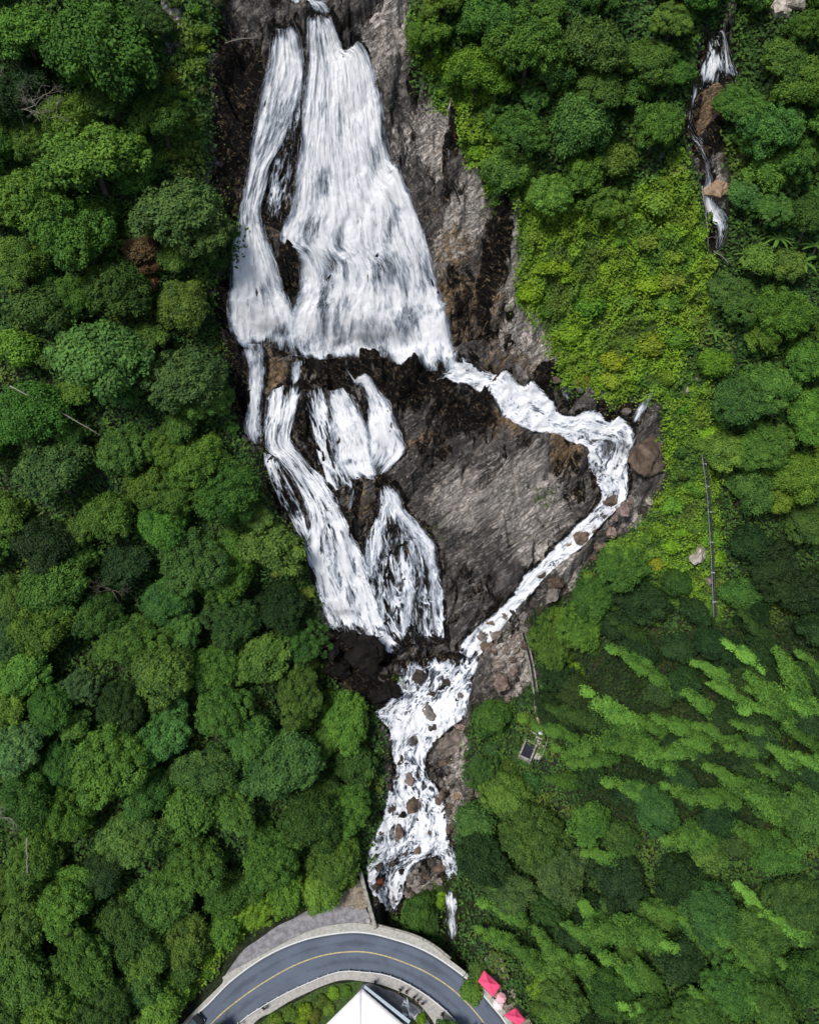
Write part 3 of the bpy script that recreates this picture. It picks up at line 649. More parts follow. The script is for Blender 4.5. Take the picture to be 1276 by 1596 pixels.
def tree(px, py, rpx, colour, kind=None, name='broadleaf_tree', words='tree', group='broadleaf trees covering the slopes', hfac=1.9, label=None, jit=.12):
    global NTREE
    d = ray(np.array(px), np.array(py)); r0 = rpx/10.2
    P = atg(px, py, r0*hfac*.55)[0]; dist = np.linalg.norm(P-np.array([0, 0, H]))
    r = rpx*dist*math.cos(math.atan(math.hypot(px-638, py-798)/FPX))/FPX
    gz = float(ground(P[0], P[1])); k = KINDS[kind if kind is not None else (random.randrange(10) if rpx > 36 else random.randrange(8, 14))]
    root = empty(name, (P[0], P[1], gz-.3), random.uniform(0, 6.28)); q_ = random.uniform(.84, 1.18); r *= 1.07; root.scale = (r*q_, r/q_, r*random.uniform(.85, 1.15)); root.rotation_euler[0] = random.gauss(0, .1); root.rotation_euler[1] = random.gauss(0, .1)
    zc = max(.5, (P[2]-gz+.3)/root.scale[2])
    c = link('crown', k[0], root); c.location = (0, 0, zc)
    t = link('trunk', k[1], root); t.location = (0, 0, zc); t.scale = (1, 1, max(1, (zc+.1)/1.9))
    cb0 = 0
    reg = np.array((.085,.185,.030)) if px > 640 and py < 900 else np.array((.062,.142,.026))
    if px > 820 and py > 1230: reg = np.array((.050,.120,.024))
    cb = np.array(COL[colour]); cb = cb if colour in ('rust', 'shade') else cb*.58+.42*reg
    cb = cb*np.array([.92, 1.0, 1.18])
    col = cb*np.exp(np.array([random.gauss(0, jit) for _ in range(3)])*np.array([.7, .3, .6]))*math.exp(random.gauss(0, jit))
    c.color = (*col, 1)
    size = 'small' if rpx < 34 else ('big' if rpx > 58 else 'medium')
    tag(root, label or place_label(CW[colour]+' '+size+' '+words, px, py), 'shrub' if words == 'shrub' else 'tree', group)
    NTREE += 1; return root
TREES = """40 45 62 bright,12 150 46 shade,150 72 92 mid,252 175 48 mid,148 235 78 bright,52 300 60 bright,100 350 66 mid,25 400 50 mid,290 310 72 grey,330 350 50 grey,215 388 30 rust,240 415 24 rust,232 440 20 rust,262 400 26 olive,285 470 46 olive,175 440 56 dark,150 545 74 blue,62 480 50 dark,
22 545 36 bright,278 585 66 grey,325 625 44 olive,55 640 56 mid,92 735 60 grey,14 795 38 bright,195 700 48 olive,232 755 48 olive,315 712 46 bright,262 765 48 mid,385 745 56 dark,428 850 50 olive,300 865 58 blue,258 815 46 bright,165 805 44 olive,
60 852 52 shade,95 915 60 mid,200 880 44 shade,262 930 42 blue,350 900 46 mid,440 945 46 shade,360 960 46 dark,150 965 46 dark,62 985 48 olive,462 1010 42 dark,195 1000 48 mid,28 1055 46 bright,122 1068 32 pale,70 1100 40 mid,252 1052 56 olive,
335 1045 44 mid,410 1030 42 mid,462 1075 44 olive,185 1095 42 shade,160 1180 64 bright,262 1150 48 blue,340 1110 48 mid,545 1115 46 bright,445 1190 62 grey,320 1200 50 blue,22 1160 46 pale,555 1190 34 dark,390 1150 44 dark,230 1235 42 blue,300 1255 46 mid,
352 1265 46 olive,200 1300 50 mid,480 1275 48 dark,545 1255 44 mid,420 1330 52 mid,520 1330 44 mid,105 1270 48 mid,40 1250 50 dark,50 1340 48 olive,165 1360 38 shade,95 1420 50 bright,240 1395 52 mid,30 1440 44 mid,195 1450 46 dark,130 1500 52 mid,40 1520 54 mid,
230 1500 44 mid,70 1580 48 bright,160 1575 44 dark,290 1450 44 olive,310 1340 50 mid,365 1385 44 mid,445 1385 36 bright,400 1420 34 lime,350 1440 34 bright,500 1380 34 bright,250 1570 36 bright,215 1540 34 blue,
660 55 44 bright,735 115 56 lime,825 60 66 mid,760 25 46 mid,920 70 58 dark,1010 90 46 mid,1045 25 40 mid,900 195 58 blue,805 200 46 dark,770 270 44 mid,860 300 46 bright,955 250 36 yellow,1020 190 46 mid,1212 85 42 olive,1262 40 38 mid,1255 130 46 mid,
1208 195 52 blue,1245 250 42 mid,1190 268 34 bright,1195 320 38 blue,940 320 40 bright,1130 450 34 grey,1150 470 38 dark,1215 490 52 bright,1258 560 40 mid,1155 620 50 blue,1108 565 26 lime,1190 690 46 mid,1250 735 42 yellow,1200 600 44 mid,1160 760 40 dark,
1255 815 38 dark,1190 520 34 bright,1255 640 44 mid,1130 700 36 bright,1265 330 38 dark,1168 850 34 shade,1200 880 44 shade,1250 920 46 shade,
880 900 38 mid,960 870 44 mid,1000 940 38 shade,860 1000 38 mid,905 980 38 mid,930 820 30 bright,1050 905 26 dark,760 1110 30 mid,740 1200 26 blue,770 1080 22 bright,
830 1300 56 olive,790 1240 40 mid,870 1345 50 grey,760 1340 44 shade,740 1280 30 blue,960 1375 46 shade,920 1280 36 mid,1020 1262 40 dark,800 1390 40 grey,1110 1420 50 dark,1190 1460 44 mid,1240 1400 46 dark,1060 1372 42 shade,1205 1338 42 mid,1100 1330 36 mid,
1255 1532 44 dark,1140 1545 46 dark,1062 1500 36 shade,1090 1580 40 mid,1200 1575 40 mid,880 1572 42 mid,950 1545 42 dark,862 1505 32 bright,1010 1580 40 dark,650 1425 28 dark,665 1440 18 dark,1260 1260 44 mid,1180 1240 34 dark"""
tr = []
for t in TREES.replace('\n', '').split(','):
    a = t.split(); tr.append((float(a[0]), float(a[1]), float(a[2]), a[3]))
ROADP = [(240,1600),(345,1522),(350,1490),(400,1450),(500,1405),(560,1380),(600,1440),(700,1480),(760,1540),(830,1600)]
ROCKF = [(p[0], p[1]) for p in ROCK]
OPEN = [(820,330),(880,320),(960,330),(1060,250),(1100,400),(1105,500),(1060,560),(1030,620),(940,620),(860,560),(800,460)]      # ferny cliff, no trees
OPEN2 = [(1030,600),(1100,590),(1110,700),(1120,960),(1040,930),(960,860),(1040,760)]
HOLE2 = [(688,1385),(720,1385),(722,1470),(692,1470)]
CLEAR = [(735,1490),(790,1470),(830,1596),(770,1640)]
OPEN3 = [(240,-20),(340,-20),(320,230),(250,250)]
HOLE = [(740,1120),(870,1120),(870,1215),(740,1215)]
def blocked(x, y, r):
    X_, Y_ = np.array([x]), np.array([y])
    if poly_sd(X_, Y_, ROCKF)[0] < r*.75: return True
    if poly_sd(X_, Y_, ROCK2)[0] < r*.6: return True
    if poly_sd(X_, Y_, ROADP)[0] < r*.9: return True
    if poly_sd(X_, Y_, HOLE2)[0] < r*.85: return True
    for q in (OPEN, OPEN2, OPEN3, HOLE):
        if poly_sd(X_, Y_, q)[0] < r*.3: return True
    if poly_sd(X_, Y_, CLEAR)[0] < r*1.05: return True
    if r > 27 and 700 < x < 830 and 1400 < y < 1520: return True
    if 1170 < x < 1260 and y < 40: return True
    return False
def nudge(x, y, r):
    """keep a crown off the bare rock: shift it straight away from the rock's edge"""
    for _ in range(8):
        d = poly_sd(np.array([x, x+1, x]), np.array([y, y, y+1]), ROCKF); need = r*.86
        if d[0] >= need: break
        g = np.array([d[1]-d[0], d[2]-d[0]]); g /= np.linalg.norm(g)+1e-6
        x += g[0]*(need-d[0]); y += g[1]*(need-d[0])
    return x, y
named = {(40,45): 'bright green spreading tree in the top left corner', (222,392): 'rusty brown dying tree among grey green crowns left of the falls', (122,1068): 'small pale bluish tree among dark crowns on the lower left',
         (22,1160): 'pale bluish feathery tree cut by the left edge', (150,545): 'big bluish green feathery tree left of the upper falls', (148,235): 'big bright green tree behind bare white branches'}
placed = []
for (x, y, r, c) in tr:
    x2, y2 = nudge(x, y, r) if not (y > 1400 and 600 < x < 700) else (x, y)
    tree(x2, y2, r, c, label=named.get((int(x), int(y)))); placed.append((x2, y2, r, c))
rr_ = random.Random(5); tries = 0
while NTREE < 292 and tries < 9000:
    tries += 1
    x, y = rr_.uniform(-30, 1306), rr_.uniform(-30, 1640); r = rr_.choice([26, 30, 34, 38, 42, 46])
    if 850 < x and 1000 < y < 1240: r = 28
    if blocked(x, y, r): continue
    if any((x-a)**2+(y-b)**2 < (.62*(r+q))**2 for a, b, q, _ in placed): continue
    near = min(placed, key=lambda q: (q[0]-x)**2+(q[1]-y)**2)
    c = near[3] if near[3] not in ('rust', 'pale') else 'mid'
    if rr_.random() < .5: c = rr_.choice(['mid', 'mid', 'dark', 'bright', 'olive', 'blue'])
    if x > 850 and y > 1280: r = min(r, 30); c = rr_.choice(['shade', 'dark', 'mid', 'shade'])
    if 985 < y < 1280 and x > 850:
        c = 'shade'  # fill crowns beneath the plumes get their shade painted into the leaf colour
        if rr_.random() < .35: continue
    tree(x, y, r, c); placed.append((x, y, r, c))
print('trees', NTREE)

# ------------------------------------------------------------ bamboo: arching culms with a feathery plume
def bamboo_parts(seed):
    rs = np.random.RandomState(seed); K = 40; t = np.linspace(0, 1, K)
    reach = rs.uniform(.95, 1.15); sway = rs.uniform(-.12, .12)
    x = reach*t**2.0; z = 1.5*(t-.30*t**3.2); y = sway*t*t
    sp = np.stack([x, y, z], 1); V = []; F = []; T = []; n0 = 0
    tan = np.gradient(sp, axis=0); tan /= np.linalg.norm(tan, axis=1)[:, None]; Tn = []; Hh = []
    for i in range(56):
        q = rs.uniform(.30, 1.0); c = np.array([np.interp(q, t, sp[:, j]) for j in range(3)]); tg = np.array([np.interp(q, t, tan[:, j]) for j in range(3)])
        b1 = np.cross(tg, [0, 1, 0]); b1 /= np.linalg.norm(b1); b2 = np.cross(tg, b1); th = rs.uniform(0, 6.28); env = math.sin(math.pi*min(1, max(0, (q-.25)/.80)))**.6
        d = b1*math.cos(th)+b2*math.sin(th); c = c+d*env*rs.uniform(.02, .125)+tg*rs.normal(0, .02)+np.array([.02, 0, -.03]); rr = rs.uniform(.035, .085)*(.45+.75*env)
        m = int(85*(rr/.06)**1.6)+20; w3 = rs.normal(0, 1, (m, 3)); w3 /= np.linalg.norm(w3, axis=1)[:, None]
        P = c+w3*rr*rs.uniform(.5, 1.15, m)[:, None]*np.array([1, 1, .8])+tg*rs.normal(0, rr*.6, m)[:, None]
        v, f, tn = leaves(P, w3+np.array([0, 0, .5]), .022, rs, .36, tint=rs.uniform(-.15, .55)+.38*q*q+.40*w3[:, 2]); V.append(v); F.append(f+n0); Tn.append(tn); Hh.append(np.full(len(v), rs.uniform(0, 1))); n0 += len(v)  # plume tips and tuft tops painted lighter, undersides darker, like light falling on them
    me = npmesh('plume', np.concatenate(V), np.concatenate(F), M_LEAF, False, {'tint': np.concatenate(Tn), 'hue': np.concatenate(Hh)})
    mb = MB(); mb.tube([tuple(p) for p in sp[::4]], list(np.linspace(.014, .003, len(sp[::4]))), 6)
    return me, mb.mesh('culm', M_BAMBOO, True)
BAM = [bamboo_parts(300+i) for i in range(7)]
plumes = """1075 1395 1130 1440,1150 1375 1215 1410,1190 1420 1260 1455,1120 1470 1185 1505,1215 1490 1270 1525,1070 1530 1130 1560,960 1560 1020 1590,1160 1560 1220 1590,1030 1470 1080 1505,880 1440 925 1470,948 1021 1008 1069,1133 993 1193 1037,1209 997 1273 1061,912 1065 1008 1109,1057 1077 1129 1105,1165 1069 1233 1101,872 1109 972 1137,896 1195 1000 1151,1141 1121 1185 1133,1160 1035 1240 1090,952 965 992 1017,1149 953 1177 980,1077 1033 1121 1050,
1016 1181 1088 1164,1151 1122 1225 1110,1183 1186 1246 1204,1156 1222 1228 1271,1016 1312 1106 1299,1030 1335 1100 1320,890 1398 935 1434,903 1447 1011 1461,750 1411 808 1416,1002 1407 1034 1420,989 1484 1016 1515,742 1440 790 1446,826 1452 867 1502,
1080 1130 1150 1160,1230 1130 1276 1160,1190 1075 1276 1110,1020 1110 1090 1150,950 1130 1040 1180,860 1160 930 1190,880 1215 960 1200,1100 1190 1170 1225,1240 1170 1290 1200,940 1230 1010 1250,1060 1235 1140 1262,840 1215 900 1240,1220 1240 1280 1262,
1130 1290 1210 1320,905 1330 960 1350,1110 1060 1160 1085,1245 1020 1290 1050,830 1130 880 1150,845 1100 900 1125,1030 1215 1100 1230,960 1440 1040 1470,1060 1430 1110 1470,800 1468 850 1500,935 1500 1000 1540,775 1370 815 1390,1190 1150 1240 1175,1120 1165 1180 1190,
985 1120 1040 1140,90 1355 145 1362,70 1425 110 1460,900 1500 950 1540,1000 1035 1050 1060,1050 1155 1110 1175,870 1480 920 1500"""
NB = 0
for s_ in plumes.replace('\n', '').split(','):
    x0, y0, x1, y1 = map(float, s_.split()); Lp = math.hypot(x1-x0, y1-y0)
    L = max(7.8, min(12.5, Lp/10*1.15)); tipx, tipy = x0, y0
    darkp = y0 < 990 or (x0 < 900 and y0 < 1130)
    tip = atg(x0, y0, L*.62)[0]
    az = math.atan2(-(y0-y1)*1.2, (x0-x1)) if Lp > 1 else 2.5
    az += random.gauss(0, .2)
    me_, cu_ = BAM[NB % len(BAM)]
    bx, by = tip[0]-math.cos(az)*L*1.05, tip[1]-math.sin(az)*L*1.05
    # the plume as modelled reaches .85 out and about 1.05 up
    gz = float(ground(bx, by)); up = max(.55, (tip[2]-gz)/(1.03*L))
    root = empty('bamboo', (bx, by, gz-.2), az); root.scale = (L, L*1.12, L*min(1.5, up))
    pl = link('plume', me_, root); link('culm', cu_, root)
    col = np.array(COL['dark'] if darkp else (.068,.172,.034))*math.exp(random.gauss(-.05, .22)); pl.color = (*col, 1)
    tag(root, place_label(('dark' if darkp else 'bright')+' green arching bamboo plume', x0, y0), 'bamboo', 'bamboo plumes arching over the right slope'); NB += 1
print('bamboo', NB)

# ------------------------------------------------------------ shrubs along the banks and on the ferny cliff
NS = 0
def shrub(px, py, rpx, colour, label=None):
    global NS
    r = rpx/10.0; P = atg(px, py, r*.35)[0]; gz = float(ground(P[0], P[1])); k = KINDS[random.choice([14, 15, 16])]
    root = empty('shrub', (P[0], P[1], gz-.1), random.uniform(0, 6.28)); root.scale = (r, r, r*random.uniform(.7, .9))
    c = link('foliage', k[0], root); c.location = (0, 0, .45); st = link('stem', k[1], root); st.location = (0, 0, .45); st.scale = (1, 1, .4)
    col = np.array(COL[colour])*np.exp(np.array([random.gauss(0, .12) for _ in range(3)])); c.color = (*col, 1)
    tag(root, label or place_label(CW[colour]+' low shrub', px, py), 'shrub', 'shrubs along the rock and the banks'); NS += 1
rs_ = random.Random(9); sp = []
def scatter_shrubs(poly, n, rmin, rmax, cols, rockd=None):
    P = np.array(poly); k = 0; tr_ = 0
    while k < n and tr_ < 4000:
        tr_ += 1; x = rs_.uniform(P[:, 0].min(), P[:, 0].max()); y = rs_.uniform(P[:, 1].min(), P[:, 1].max()); r = rs_.uniform(rmin, rmax)
        if poly_sd(np.array([x]), np.array([y]), poly)[0] > 0: continue
        if poly_sd(np.array([x]), np.array([y]), ROCKF)[0] < r*.6 or poly_sd(np.array([x]), np.array([y]), ROCK2)[0] < r*.5: continue
        if poly_sd(np.array([x]), np.array([y]), ROADP)[0] < r*.8: continue
        if any((x-a)**2+(y-b)**2 < (.7*(r+q))**2 for a, b, q in sp): continue
        shrub(x, y, r, rs_.choice(cols)); sp.append((x, y, r)); k += 1
scatter_shrubs(OPEN, 34, 12, 27, ['lime', 'yellow', 'bright', 'lime', 'bright', 'bright', 'mid'])
scatter_shrubs([(640,40),(720,150),(780,280),(830,330),(780,330),(700,190)], 12, 8, 16, ['lime', 'bright', 'mid'])
scatter_shrubs(OPEN3, 22, 9, 18, ['olive', 'bright', 'lime', 'mid', 'grey'])
scatter_shrubs(OPEN2, 24, 10, 20, ['lime', 'bright', 'mid', 'lime'])
scatter_shrubs([(820,960),(940,840),(1000,820),(1050,930),(900,1060),(830,1060)], 18, 10, 20, ['bright', 'mid', 'mid', 'dark'])
scatter_shrubs([(720,1080),(870,1080),(870,1110),(830,1250),(720,1290)], 16, 9, 18, ['bright', 'mid', 'dark', 'blue'])
scatter_shrubs([(330,20),(370,350),(340,520),(360,640),(480,870),(500,1000),(580,1120),(560,1350),(520,1350),(440,1000),(300,600)], 26, 9, 17, ['mid', 'dark', 'bright', 'olive'])
scatter_shrubs([(260,1590),(330,1500),(420,1420),(540,1370),(540,1340),(380,1370),(220,1520)], 30, 9, 19, ['bright', 'lime', 'mid', 'bright'])
scatter_shrubs([(630,1415),(680,1410),(680,1470),(640,1450)], 5, 9, 15, ['dark', 'mid'])
scatter_shrubs([(345,1500),(400,1448),(455,1420),(520,1395),(560,1375),(545,1360),(440,1395),(340,1470)], 22, 7, 13, ['bright', 'lime', 'mid'])
scatter_shrubs([(822,1500),(860,1480),(890,1596),(840,1596)], 10, 9, 16, ['mid', 'bright'])
for (x, y, r, c, lab) in [(622,1062,9,'olive','mossy tuft on the boulder at the foot of the cliff'), (684,1402,13,'lime','lime green shrub on the gravel spit by the rapids'), (668,1396,9,'olive','olive shrub beside the lime one on the gravel spit'),
                      (700,1508,16,'bright','bright green bush overhanging the road edge, left one of two'), (735,1545,17,'mid','mid green bush overhanging the yellow line'), (742,1515,18,'mid','mid green bush between road and hollow')]:
    shrub(x, y, r, c, lab)
print('shrubs', NS)

# ------------------------------------------------------------ ground foliage (nobody could count it)
def cover(name, n, accept, size, lift, colours, label, seed):
    rs = np.random.RandomState(seed)
    px = rs.uniform(-200, 1476, n); py = rs.uniform(-60, 1720, n); keep = accept(px, py, rs); px, py = px[keep], py[keep]
    P = march(px, py, base); x, y = P[:, 0]+rs.normal(0, .3, len(px)), P[:, 1]+rs.normal(0, .3, len(px))
    z = ground(x, y); nrm = np.stack([-(base(x+1, y)-base(x-1, y))/2, -(base(x, y+1)-base(x, y-1))/2, np.ones_like(x)], 1); nrm /= np.linalg.norm(nrm, axis=1)[:, None]
    tuft = np.clip(.5+1.1*fbm(x*.55, y*.8+9, o=3), 0, 1.4); hgt = rs.uniform(0, 1, len(x))**.7*lift*(.25+tuft)
    Q = np.stack([x, y, z], 1)+nrm*hgt[:, None]
    cc = np.array([COL[c] for c in colours]); f = np.clip((.5+.9*fbm(x*.11+3, y*.16, o=3))*(len(cc)-1)+rs.normal(0, .45, len(x)), 0, len(cc)-1.001); i = f.astype(int); f = (f-i)[:, None]
    col = cc[i]*(1-f)+cc[i+1]*f
    qx, qy = project(x, y, z); bamboo_shade = 1-sstep(-30, 30, poly_sd(qx, qy, [(860,1010),(1300,960),(1300,1300),(900,1290)])); col = col*(1-.6*bamboo_shade)[:, None]  # shade under the bamboo painted in: foliage colour darkened across that area
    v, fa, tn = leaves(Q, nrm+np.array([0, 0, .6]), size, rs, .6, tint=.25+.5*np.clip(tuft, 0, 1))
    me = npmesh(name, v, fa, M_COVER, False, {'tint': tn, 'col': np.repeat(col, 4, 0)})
    o = link(name, me); tag(o, label, None, None, 'stuff'); print(name, len(x)); return o
def acc_wood(px, py, rs):
    d = np.minimum(poly_sd(px, py, ROCK)+10*fbm(px*.03, py*.03, o=2), poly_sd(px, py, ROCK2)); return (d > 2) & (poly_sd(px, py, HOLE2) > 0) & (poly_sd(px, py, ROADP) > 4) & (poly_sd(px, py, OPEN) > 0) & (poly_sd(px, py, [(1172,-50),(1258,-50),(1255,8),(1245,24),(1205,24)]) > 0)
def acc_open(px, py, rs):
    a = np.minimum.reduce([poly_sd(px, py, OPEN), poly_sd(px, py, OPEN2), poly_sd(px, py, [(640,30),(740,120),(840,330),(790,330),(700,190)]), poly_sd(px, py, [(270,1596),(345,1490),(420,1425),(540,1375),(560,1340),(400,1370),(220,1540)])])
    bare = fbm(px*.022+31, py*.03, o=3)
    return (a+14*fbm(px*.03, py*.03+5, o=2) < 6) & (poly_sd(px, py, ROCK) > -6) & (bare < .45) & (poly_sd(px, py, ROADP) > 2)
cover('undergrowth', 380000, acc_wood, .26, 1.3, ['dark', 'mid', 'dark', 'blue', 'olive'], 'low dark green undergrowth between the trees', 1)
cover('ferns', 1100000, acc_open, .19, 1.7, ['mid', 'bright', 'lime', 'lime', 'yellow', 'lime', 'bright', 'olive'], 'yellow green ferns and grass on the open banks', 2)
def acc_moss(px, py, rs):
    m = blobs(MOSS, px, py)+.6*fbm(px*.05, py*.05, o=3); e = poly_sd(px, py, ROCK); return ((m > .55) & (e < 0)) | ((e > -12) & (e < 2) & (fbm(px*.02, py*.02+8, o=2) > .1))
cover('moss_and_grass', 160000, acc_moss, .12, .35, ['olive', 'bright', 'lime'], 'tufts of grass and moss along the rock edges', 3)
# ------------------------------------------------------------ road, kerbs, layby, apron
def wp(L, z=0.0):
    L = np.array(L, float); P = at0(L[:, 0], L[:, 1], z); return P[:, :2]
def resample(P, n):
    P = np.array(P, float); k = len(P); t = np.linspace(0, k-1, k*12); i = np.clip(t.astype(int), 0, k-2); f = (t-i)[:, None]
    g = lambda j: P[np.clip(j, 0, k-1)]; p0, p1, p2, p3 = g(i-1), g(i), g(i+1), g(i+2)
    Q = .5*((2*p1)+(-p0+p2)*f+(2*p0-5*p1+4*p2-p3)*f**2+(-p0+3*p1-3*p2+p3)*f**3)
    L = np.concatenate([[0], np.cumsum(np.hypot(*np.diff(Q, axis=0).T))]); q = np.linspace(0, L[-1], n)
    return np.stack([np.interp(q, L, Q[:, 0]), np.interp(q, L, Q[:, 1])], 1)
OA = [(190,1740),(240,1660),(294,1596),(325,1567),(362,1530),(416,1492),(475,1467),(535,1456),(575,1457),(616,1467),(653,1480),(689,1500),(735,1535),(771,1576),(785,1594),(820,1650),(850,1740)]
IA = [(270,1740),(318,1655),(371,1596),(412,1567),(462,1540),(525,1516),(571,1515),(607,1521),(644,1538),(680,1563),(712,1594),(742,1650),(760,1740)]
OS = [(182,1740),(231,1660),(285,1596),(315,1565),(348,1532),(350,1522),(416,1485),(485,1451),(539,1440),(571,1441),(598,1447),(644,1460),(675,1476),(698,1495),(718,1510),(752,1540),(784,1574),(797,1594),(832,1650),(865,1740)]
IP = [(300,1740),(345,1665),(396,1596),(425,1578),(462,1556),(525,1530),(571,1531),(607,1540),(644,1558),(666,1581),(678,1600),(700,1650),(720,1740)]
YL = [(232,1740),(280,1660),(330,1596),(371,1560),(416,1529),(462,1504),(507,1489),(553,1484),(589,1488),(630,1501),(671,1520),(712,1549),(753,1594),(785,1650),(810,1740)]
def asphalt_mat():
    k = NT('asphalt'); pos = k.n('TexCoord').outputs['Object']; n1 = k.noise(pos, .35, 4); n2 = k.noise(pos, 14, 3, .7); n3 = k.noise(k.map(pos, (.4, .4, 1)), 1.2, 5, .7)
    col = k.mix(k.ramp(n1, .3, .7), (.080, .108, .160), (.112, .148, .212)); col = k.mix(k.ramp(n2, .3, .8), col, (.15, .165, .19)); col = k.mix(k.ramp(n3, .58, .75), col, (.07, .085, .11))
    tr_ = k.ramp(k.attr('track').outputs['Fac'], .4, 1.0); col = k.mix(k.math('MULTIPLY', tr_, .55), col, (.050, .062, .085))
    return k.done(k.principled(col, .8, n2, .3, .02, .3))
M_ASPH = asphalt_mat()
M_CONC = simple('concrete', (.42, .42, .38), .85, .10, 2.5, .3); M_CONC2 = simple('weathered_concrete', (.30, .29, .25), .9, .22, 2.0, .4)
M_PAVE = simple('paving', (.40, .385, .36), .85, .10, 3, .2); M_GRAVEL = simple('gravel', (.25, .245, .265), .95, .16, 1.2, .4); M_SAND = simple('earth', (.26, .22, .17), .95, .2, 3, .6)
M_YEL = simple('yellow_paint', (.52, .43, .20), .7, .15, 5, .1); M_WHT = simple('white_paint', (.70, .71, .72), .6, .06, 5, .1)
M_STEEL = simple('galvanised_steel', (.50, .52, .55), .45, .08, 6, .1, .5, .4); M_DARK = simple('dark_metal', (.04, .042, .045), .6, .1, 5, .1)
M_TENT = simple('white_canvas', (.88, .89, .90), .7, .02, 1.2, .15); M_PINK = simple('pink_red_canvas', (.88, .085, .20), .65, .10, 1.0, .2); M_PINK2 = simple('pale_pink_canvas', (.85, .42, .48), .7, .1, 2, .2)
NR = 160
oa, ia = resample(wp(OA), NR), resample(wp(IA), NR)
V = []; T = []
ac = 13
for j in range(ac):
    f = j/(ac-1); p = oa*(1-f)+ia*f; V.append(np.concatenate([p, np.full((NR, 1), .10)], 1))
    tv = .8*max(math.exp(-((f-g)/.10)**2) for g in (.26, .74)); T.append(np.full(NR, tv))
V = np.stack(V, 1).reshape(-1, 3); T = np.stack(T, 1).ravel()
T = np.clip(T+.45*fbm(V[:, 0]*.18, V[:, 1]*.18, o=4)+.25*fbm(V[:, 0]*1.1, V[:, 1]*1.1, o=3), 0, 1)
road = link('road', npmesh('road', V, grid_faces(ac, NR), M_ASPH, True, {'track': T})); tag(road, 'blue grey asphalt road curving round the bend', None, None, 'structure')
md = road.modifiers.new('thick', 'SOLIDIFY'); md.thickness = .9; md.offset = -1
if road.data.polygons[0].normal.z < 0: md.offset = 1
def band(name, A_, B_, z0, z1, mat, label, kind='structure', n=NR):
    mb = MB(); mb.strip(resample(wp(A_), n), resample(wp(B_), n), z0, z1); o = link(name, mb.mesh(name, mat)); tag(o, label, None, None, kind); return o
# outer pavement and kerb, inner pavement
band('pavement', OS, OA, -.9, .24, M_CONC, 'pale concrete pavement along the outer edge of the road')
band('inner_pavement', IA, IP, -.3, .20, M_PAVE, 'pale paved footway on the inner side of the bend')
def line_strip(name, L, wdt, z, mat, label, off=0.0, n=NR):
    P = resample(wp(L), n); t = np.gradient(P, axis=0); t /= np.linalg.norm(t, axis=1)[:, None]; nn = np.stack([-t[:, 1], t[:, 0]], 1)
    a = P+nn*(off-wdt/2); b = P+nn*(off+wdt/2)
    VV = np.stack([np.c_[a, np.full(n, z)], np.c_[b, np.full(n, z)]], 1).reshape(-1, 3)
    o = link(name, npmesh(name, VV, grid_faces(2, n), mat, False)); tag(o, label, None, None, 'structure'); return o
line_strip('centre_line', YL, .17, .106, M_YEL, 'solid yellow line down the middle of the bend')
line_strip('kerb_top', OA, .18, .247, M_WHT, 'whitish kerb stones between asphalt and outer pavement', .12)
# gravel layby
from mathutils.geometry import tessellate_polygon
def sheet(name, L, z, mat, label):
    P = wp(L); n = len(P); c = []
    for i in range(n):
        p0, p1, p2, p3 = P[i-1], P[i], P[(i+1) % n], P[(i+2) % n]
        for f in (0, .25, .5, .75): c.append(.5*((2*p1)+(-p0+p2)*f+(2*p0-5*p1+4*p2-p3)*f*f+(-p0+3*p1-3*p2+p3)*f**3))
    v = [(p[0]+.12*math.sin(7*i), p[1]+.12*math.cos(5*i), z) for i, p in enumerate(c)]
    f = tessellate_polygon([[Vector(q) for q in v]]); me = bpy.data.meshes.new(name); me.from_pydata(v, [], f); me.update(); me.materials.append(mat)
    o = link(name, me); tag(o, label, None, None, 'structure'); return o
sheet('layby', [(352,1524),(372,1490),(412,1458),(455,1432),(500,1414),(545,1408),(566,1412),(578,1442),(539,1446),(485,1458),(416,1492)], .06, M_GRAVEL, 'grey gravel layby between road and trees')
sheet('sand_patch', [(528,1412),(532,1390),(552,1374),(566,1372),(572,1395),(570,1416),(548,1416)], .11, M_SAND, 'sandy path end beside the concrete wall')
sheet('stall_ground', [(742,1520),(752,1500),(770,1484),(784,1500),(796,1530),(806,1560),(826,1590),(850,1640),(830,1650),(797,1596),(775,1560)], .07, M_SAND, 'brown gravel ground under the red canopies')
sheet('apron', [(566,1536),(607,1545),(640,1562),(668,1594),(690,1650),(640,1760),(560,1760),(540,1600)], .05, simple('wet_paving', (.10, .105, .12), .6, .15, 1.5, .3), 'dark wet paving beside the white roof')
sheet('verge', [(300,1760),(350,1668),(400,1600),(462,1560),(525,1534),(566,1534),(548,1570),(520,1660),(480,1760)], .04, simple('turf', (.05, .09, .02), .95, .25, 3, .5), 'green bank inside the bend')
# wall holding the road above the hollow
mb = MB(); A_ = resample(wp([(586,1446),(598,1449),(644,1462),(675,1478),(700,1498)]), 40)
t_ = np.gradient(A_, axis=0); t_ /= np.linalg.norm(t_, axis=1)[:, None]; nn = np.stack([-t_[:, 1], t_[:, 0]], 1)
mb.strip(A_+nn*.02, A_+nn*.55, -6.0, .16); wallr = link('retaining_wall', mb.mesh('retaining_wall', M_CONC2)); tag(wallr, 'mossy grey wall holding the road above the dark hollow', 'wall')
mb = MB()
for i in range(1, 39):
    p = A_[i]+nn[i]*.30; mb.box((p[0], p[1], .30), (.34, .26, .28+.06*random.random()), math.atan2(t_[i][1], t_[i][0]))
cop = link('coping_stones', mb.mesh('coping_stones', M_CONC2), wallr)
